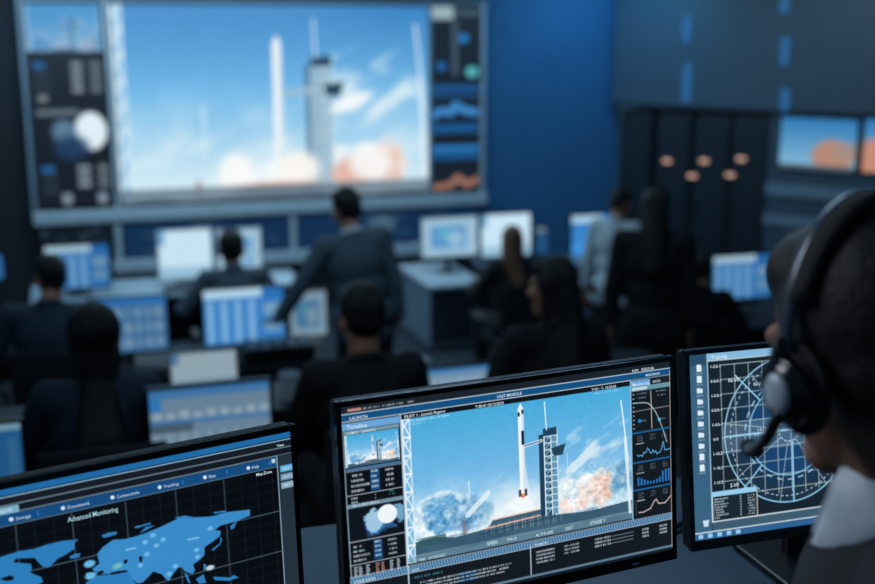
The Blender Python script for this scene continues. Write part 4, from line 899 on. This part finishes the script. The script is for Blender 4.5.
pc_ = P(272, 352, 7.1); s_c = st(on_t(278, 352, 6.98))[0]
r = empty('control_panel', W(s_c, 7.0, DZ2), TH, 'black control panel with small round keys under the hand of the standing man', 'control panel')
build('casing', bx(bmesh.new(), (0, 0, .055), (.44, .26, .11), bev=.012), M['black'], r)
for j in range(3):
    for i in range(5): b = bmesh.new(); cyl(b, (-.16+i*.08, -.08+j*.075, .108), (-.16+i*.08, -.08+j*.075, .122), .020, .017, 16); build('key', b, M['frame'] if (i+j) % 2 else M['cab_side'], r, True)
cb = bmesh.new(); a_ = Pz(640, 548, .75); b_ = Pz(668, 530, .75); c_ = Pz(700, 516, .75); tube(cb, spline([a_, b_, c_]), .006, 8)
o = build('power_cable', cb, M['black'], None, True); tag(o, 'black cable on the desk between the launch and radar monitors', 'cable')
# ------------------------------------------------------------------ people
def seated(px, py, Z, floor, label, clabel, rz=TH, **kw):
    r_, HH, Hr, hc, hk = person_at(px, py, Z, floor, label, rz, sit=True, **kw); chair(r_.location, rz, clabel); return r_
seated(94, 338, 3.95, F1, 'woman with very long black hair and a dark top seated at lower left', 'office chair under the woman with very long hair', hair='verylong', top='jacket_b', lean=4, vox=.009, build_k=.9, hands={-1: (-.2, .38, .76), 1: (.2, .38, .76)})
seated(361, 318, 4.15, F1, 'man in a black jacket seated with his back turned, centre of the picture', 'office chair under the man in black in the centre', hyaw=12, hpitch=8, lean=3, vox=.009, build_k=.94, hands={-1: (-.12, .38, .76), 1: (.15, .38, .76)})
seated(552, 288, 4.65, F1, 'woman with long black hair in a black jacket looking to the left', 'office chair under the woman looking left', rz=TH+.1, hair='long', hyaw=30, lean=3, vox=.009, build_k=.95, hands={-1: (-.2, .36, .76), 1: (.2, .36, .76)})
seated(50, 277, 7.1, F2, 'broad man in a dark blue jacket seated at the far left', 'office chair under the broad man at the far left', hair='short', top='jacket_b', lean=6, hyaw=35, build_k=1.18, vox=.011, rz=TH-.15)
seated(231, 249, 8.45, F2, 'man in a grey suit seated directly below the video wall', 'office chair under the man below the video wall', top='grey_suit', lean=8, vox=.012, hd=1.2, build_k=1.1, hands={-1: (-.36, .30, .76), 1: (.26, .30, .78)})
seated(513, 242, 8.9, F2, 'brown-haired woman in a black jacket seated beside the drawer cabinet', 'office chair under the brown-haired woman', hair='long', hairm='hair_br', lean=4, hyaw=-35, vox=.012, hd=1.08, build_k=.95)
seated(701, 269, 7.9, F2, 'dark figure seated just left of the monitor beside the operator', 'office chair under the seated dark figure on the right', lean=8, hair='short', vox=.012, build_k=.95, rz=TH-.5)
person_at(346, 208, 7.25, F2, 'tall man in a grey suit standing and leaning one hand on a desk', TH, top='grey_suit', lean=6, side=7, hyaw=22, hpitch=6, vox=.009, shirt=True, hd=1.05, hands={-1: (-.60, .12, .90), 1: (.27, .04, .80)})
person_at(655, 208, 7.1, F2, 'person in a long black jacket standing in front of the server racks', TH-.5, hair='long', lean=2, vox=.010, hyaw=15, build_k=1.02)
person_at(621, 203, 8.6, F2, 'man in a white shirt standing behind the person in black', TH-.9, top='shirt', lean=6, vox=.011, hyaw=-20, build_k=.95, hpitch=12)
# operator with headset
OP_RZ = R(72)
op, HH, Hr, hc, hk = person_at(864, 350, 1.12, F0, 'operator with a headset and short black hair in a dark jacket, in the right foreground', OP_RZ, sit=True, seat=.585, lean=7, hyaw=-48, hpitch=8, cuff=True, hair='short', skin='skin_d', hairm='hair_op', vox=.005, build_k=1.0, shirt=True, hd=1.04)
b = bmesh.new(); rzm = Matrix.Rotation(OP_RZ, 3, 'Z')
# draft chair under the operator
r = empty('drafting_chair', op.location, OP_RZ, 'tall dark chair under the headset operator', 'chair')
build('seat', bx(bmesh.new(), (0, .02, .555), (.46, .44, .07), bev=.03, seg=3), M['chair'], r, True); build('backrest', bx(bmesh.new(), (0, -.235, .80), (.40, .04, .34), rot=Euler((R(4), 0, 0)).to_matrix(), bev=.018, seg=3), M['chair'], r, True)
b = bmesh.new(); tube(b, spline([(0, -.12, .53), (0, -.27, .53), (0, -.28, .66), (0, -.275, .72)]), .018, 8); build('back_support', b, M['black'], r, True)
b = bmesh.new(); cyl(b, (0, 0, .08), (0, 0, .53), .028, .022); build('gas_lift', b, M['chrome'], r, True)
b = bmesh.new(); tube(b, [(.38*math.cos(a), .38*math.sin(a)+.05, .17) for a in [2*math.pi*i/32 for i in range(33)]], .012, 8, False)
for a in (0, 2.1, 4.2): tube(b, [(0, 0, .17), (.38*math.cos(a), .38*math.sin(a)+.05, .17)], .008, 8)
build('foot_ring', b, M['chrome'], r, True)
for k in range(5):
    a = 2*math.pi*k/5+.3; c_, s_ = math.cos(a), math.sin(a); b = bmesh.new(); tube(b, [(c_*.02, s_*.02, .09), (c_*.27, s_*.27, .06)], [.022, .014], 8); build('base_spoke', b, M['black'], r)
    b = bmesh.new(); cyl(b, (c_*.27-s_*.02, s_*.27+c_*.02, .028), (c_*.27+s_*.02, s_*.27-c_*.02, .028), .028, n=14); build('caster', b, M['blackg'], r, True)
# spread shirt collar of the operator
# headset
hs = empty('headset', op.matrix_basis @ hc, 0, 'black and silver headset with a microphone boom on the head of the operator', 'headset'); hs.rotation_euler = (rzm @ Hr).to_euler()
def hv(x, y, z): return Vector((x, y, z))*hk
b = bmesh.new(); arc = []
for i in range(29):
    a = math.pi*i/28; arc.append(hv(-.099*math.cos(a), -.006-.016*math.sin(a), .005+.1465*math.sin(a)))
tube(b, arc, .0055, 10)
for v in b.verts: v.co.y = arc[0].y + (v.co.y-arc[0].y)*1.5
build('headband', b, M['band'], hs, True)
b = bmesh.new(); arc2 = [p_*.985+Vector((0, 0, -.002)) for p_ in arc[4:-4]]; tube(b, arc2, .0075, 10); 
for v in b.verts: v.co.y = arc[0].y + (v.co.y-arc[0].y)*2.3
build('headband_pad', b, M['cush'], hs, True)
for s in (-1, 1):
    b = bmesh.new(); cyl(b, hv(s*.080, -.008, -.015), hv(s*.100, -.008, -.015), .041*hk, .040*hk, 32); bmesh.ops.bevel(b, geom=[e for e in b.edges if len(e.link_faces) == 2 and e.calc_face_angle(0) > 1], offset=.007, segments=4, affect='EDGES')
    for v in b.verts: v.co.z = -.015*hk+(v.co.z+.015*hk)*1.12
    build('ear_pad', b, M['cush'], hs, True)
    b = bmesh.new(); cyl(b, hv(s*.100, -.008, -.015), hv(s*.113, -.008, -.015), .036*hk, .028*hk, 32); bmesh.ops.bevel(b, geom=[e for e in b.edges if len(e.link_faces) == 2 and e.calc_face_angle(0) > 1], offset=.004, segments=3, affect='EDGES')
    cup = build('ear_cup', b, M['blackg'], hs, True)
    b = bmesh.new(); ell(b, hv(s*.1135, -.008, -.015), Vector((.007, .016, .0195))*hk); build('cup_disc', b, M['silver'], cup, True)
    b = bmesh.new(); tube(b, spline([hv(s*.100, -.008, .01), hv(s*.106, -.008, .02), hv(s*.101, -.008, .035)]), .007, 8); build('yoke', b, M['black'], cup, True)
b = bmesh.new(); bp = spline([hv(-.108, .0, -.035), hv(-.112, .022, -.062), hv(-.100, .062, -.078), hv(-.080, .092, -.084)]); tube(b, bp, [.0062]*len(bp), 10); bm_ = build('microphone_boom', b, M['black'], hs, True)
b = bmesh.new(); hull_caps(b, hv(-.082, .090, -.084), hv(-.062, .108, -.094), .010, .0095); build('microphone', b, M['cush'], bm_, True)

# ------------------------------------------------------------------ light
wd = bpy.data.worlds.new('room glow'); scn.world = wd; wd.use_nodes = True; bg = wd.node_tree.nodes['Background']
bg.inputs['Color'].default_value = (.10, .27, .42, 1); bg.inputs['Strength'].default_value = .23
def area(name, loc, tgt, size, power, c, shape='RECTANGLE', sy=None):
    l = bpy.data.lights.new(name, 'AREA'); l.shape = shape; l.size = size; l.size_y = sy or size; l.energy = power; l.color = c
    o = bpy.data.objects.new(name, l); col.objects.link(o); o.location = loc; o.rotation_euler = (Vector(tgt)-Vector(loc)).to_track_quat('-Z', 'Y').to_euler(); return o
BLU = (.50, .80, 1.0)
area('ceiling_lamp', W(.5, 10.2, CEIL-.05), W(.5, 10.2, 0), 6, 60, BLU, sy=.5)
area('ceiling_lamp', W(.6, 8.6, CEIL-.05), W(.6, 11.0, -.4), 6, 100, BLU, sy=.5)  # unseen light added to brighten the video wall rails
area('ceiling_lamp', W(1, 6.0, CEIL-.05), W(1, 6.6, 0), 5, 22, BLU, sy=.4)
pw = W(S_K-.5, T_WALL-.9, CEIL-.06); area('wall_washer', pw, W(S_K-.25, T_WALL+.1, .3), .4, 20, (.11, .50, .86))
pw = KP+DR*2.6-NR*1.8; area('wall_washer', (pw.x, pw.y, CEIL-.05), KP+DR*2.4+Vector((0, 0, .6)), 2.0, 23, (.56, .84, 1.0), sy=.3)
area('desk_lamp_light', W(1.3, 2.7, 2.2), W(1.2, 1.7, .74), .7, 8, (.50, .76, 1.0))  # unseen area light above the front desk; no desk lamp stands there
area('ceiling_lamp', W(-.7, 1.9, 2.3), CAM+Vector((.42, 1.0, -.4)), .8, 20, (.80, .88, 1.0))  # unseen light added to brighten the operator's face and headset
area('ceiling_lamp', W(.2, 4.6, 2.3), W(.9, 7, -.5), 3, 12, BLU, sy=.4)
# ------------------------------------------------------------------ render look
vs = scn.view_settings; scn.display_settings.display_device = 'sRGB'; vs.view_transform = 'Standard'; vs.look = 'None'; vs.exposure = 0; vs.gamma = 1; vs.use_curve_mapping = False
scn.cycles.max_bounces = 5; scn.cycles.use_denoising = True
scn.cycles.sample_clamp_indirect = 3
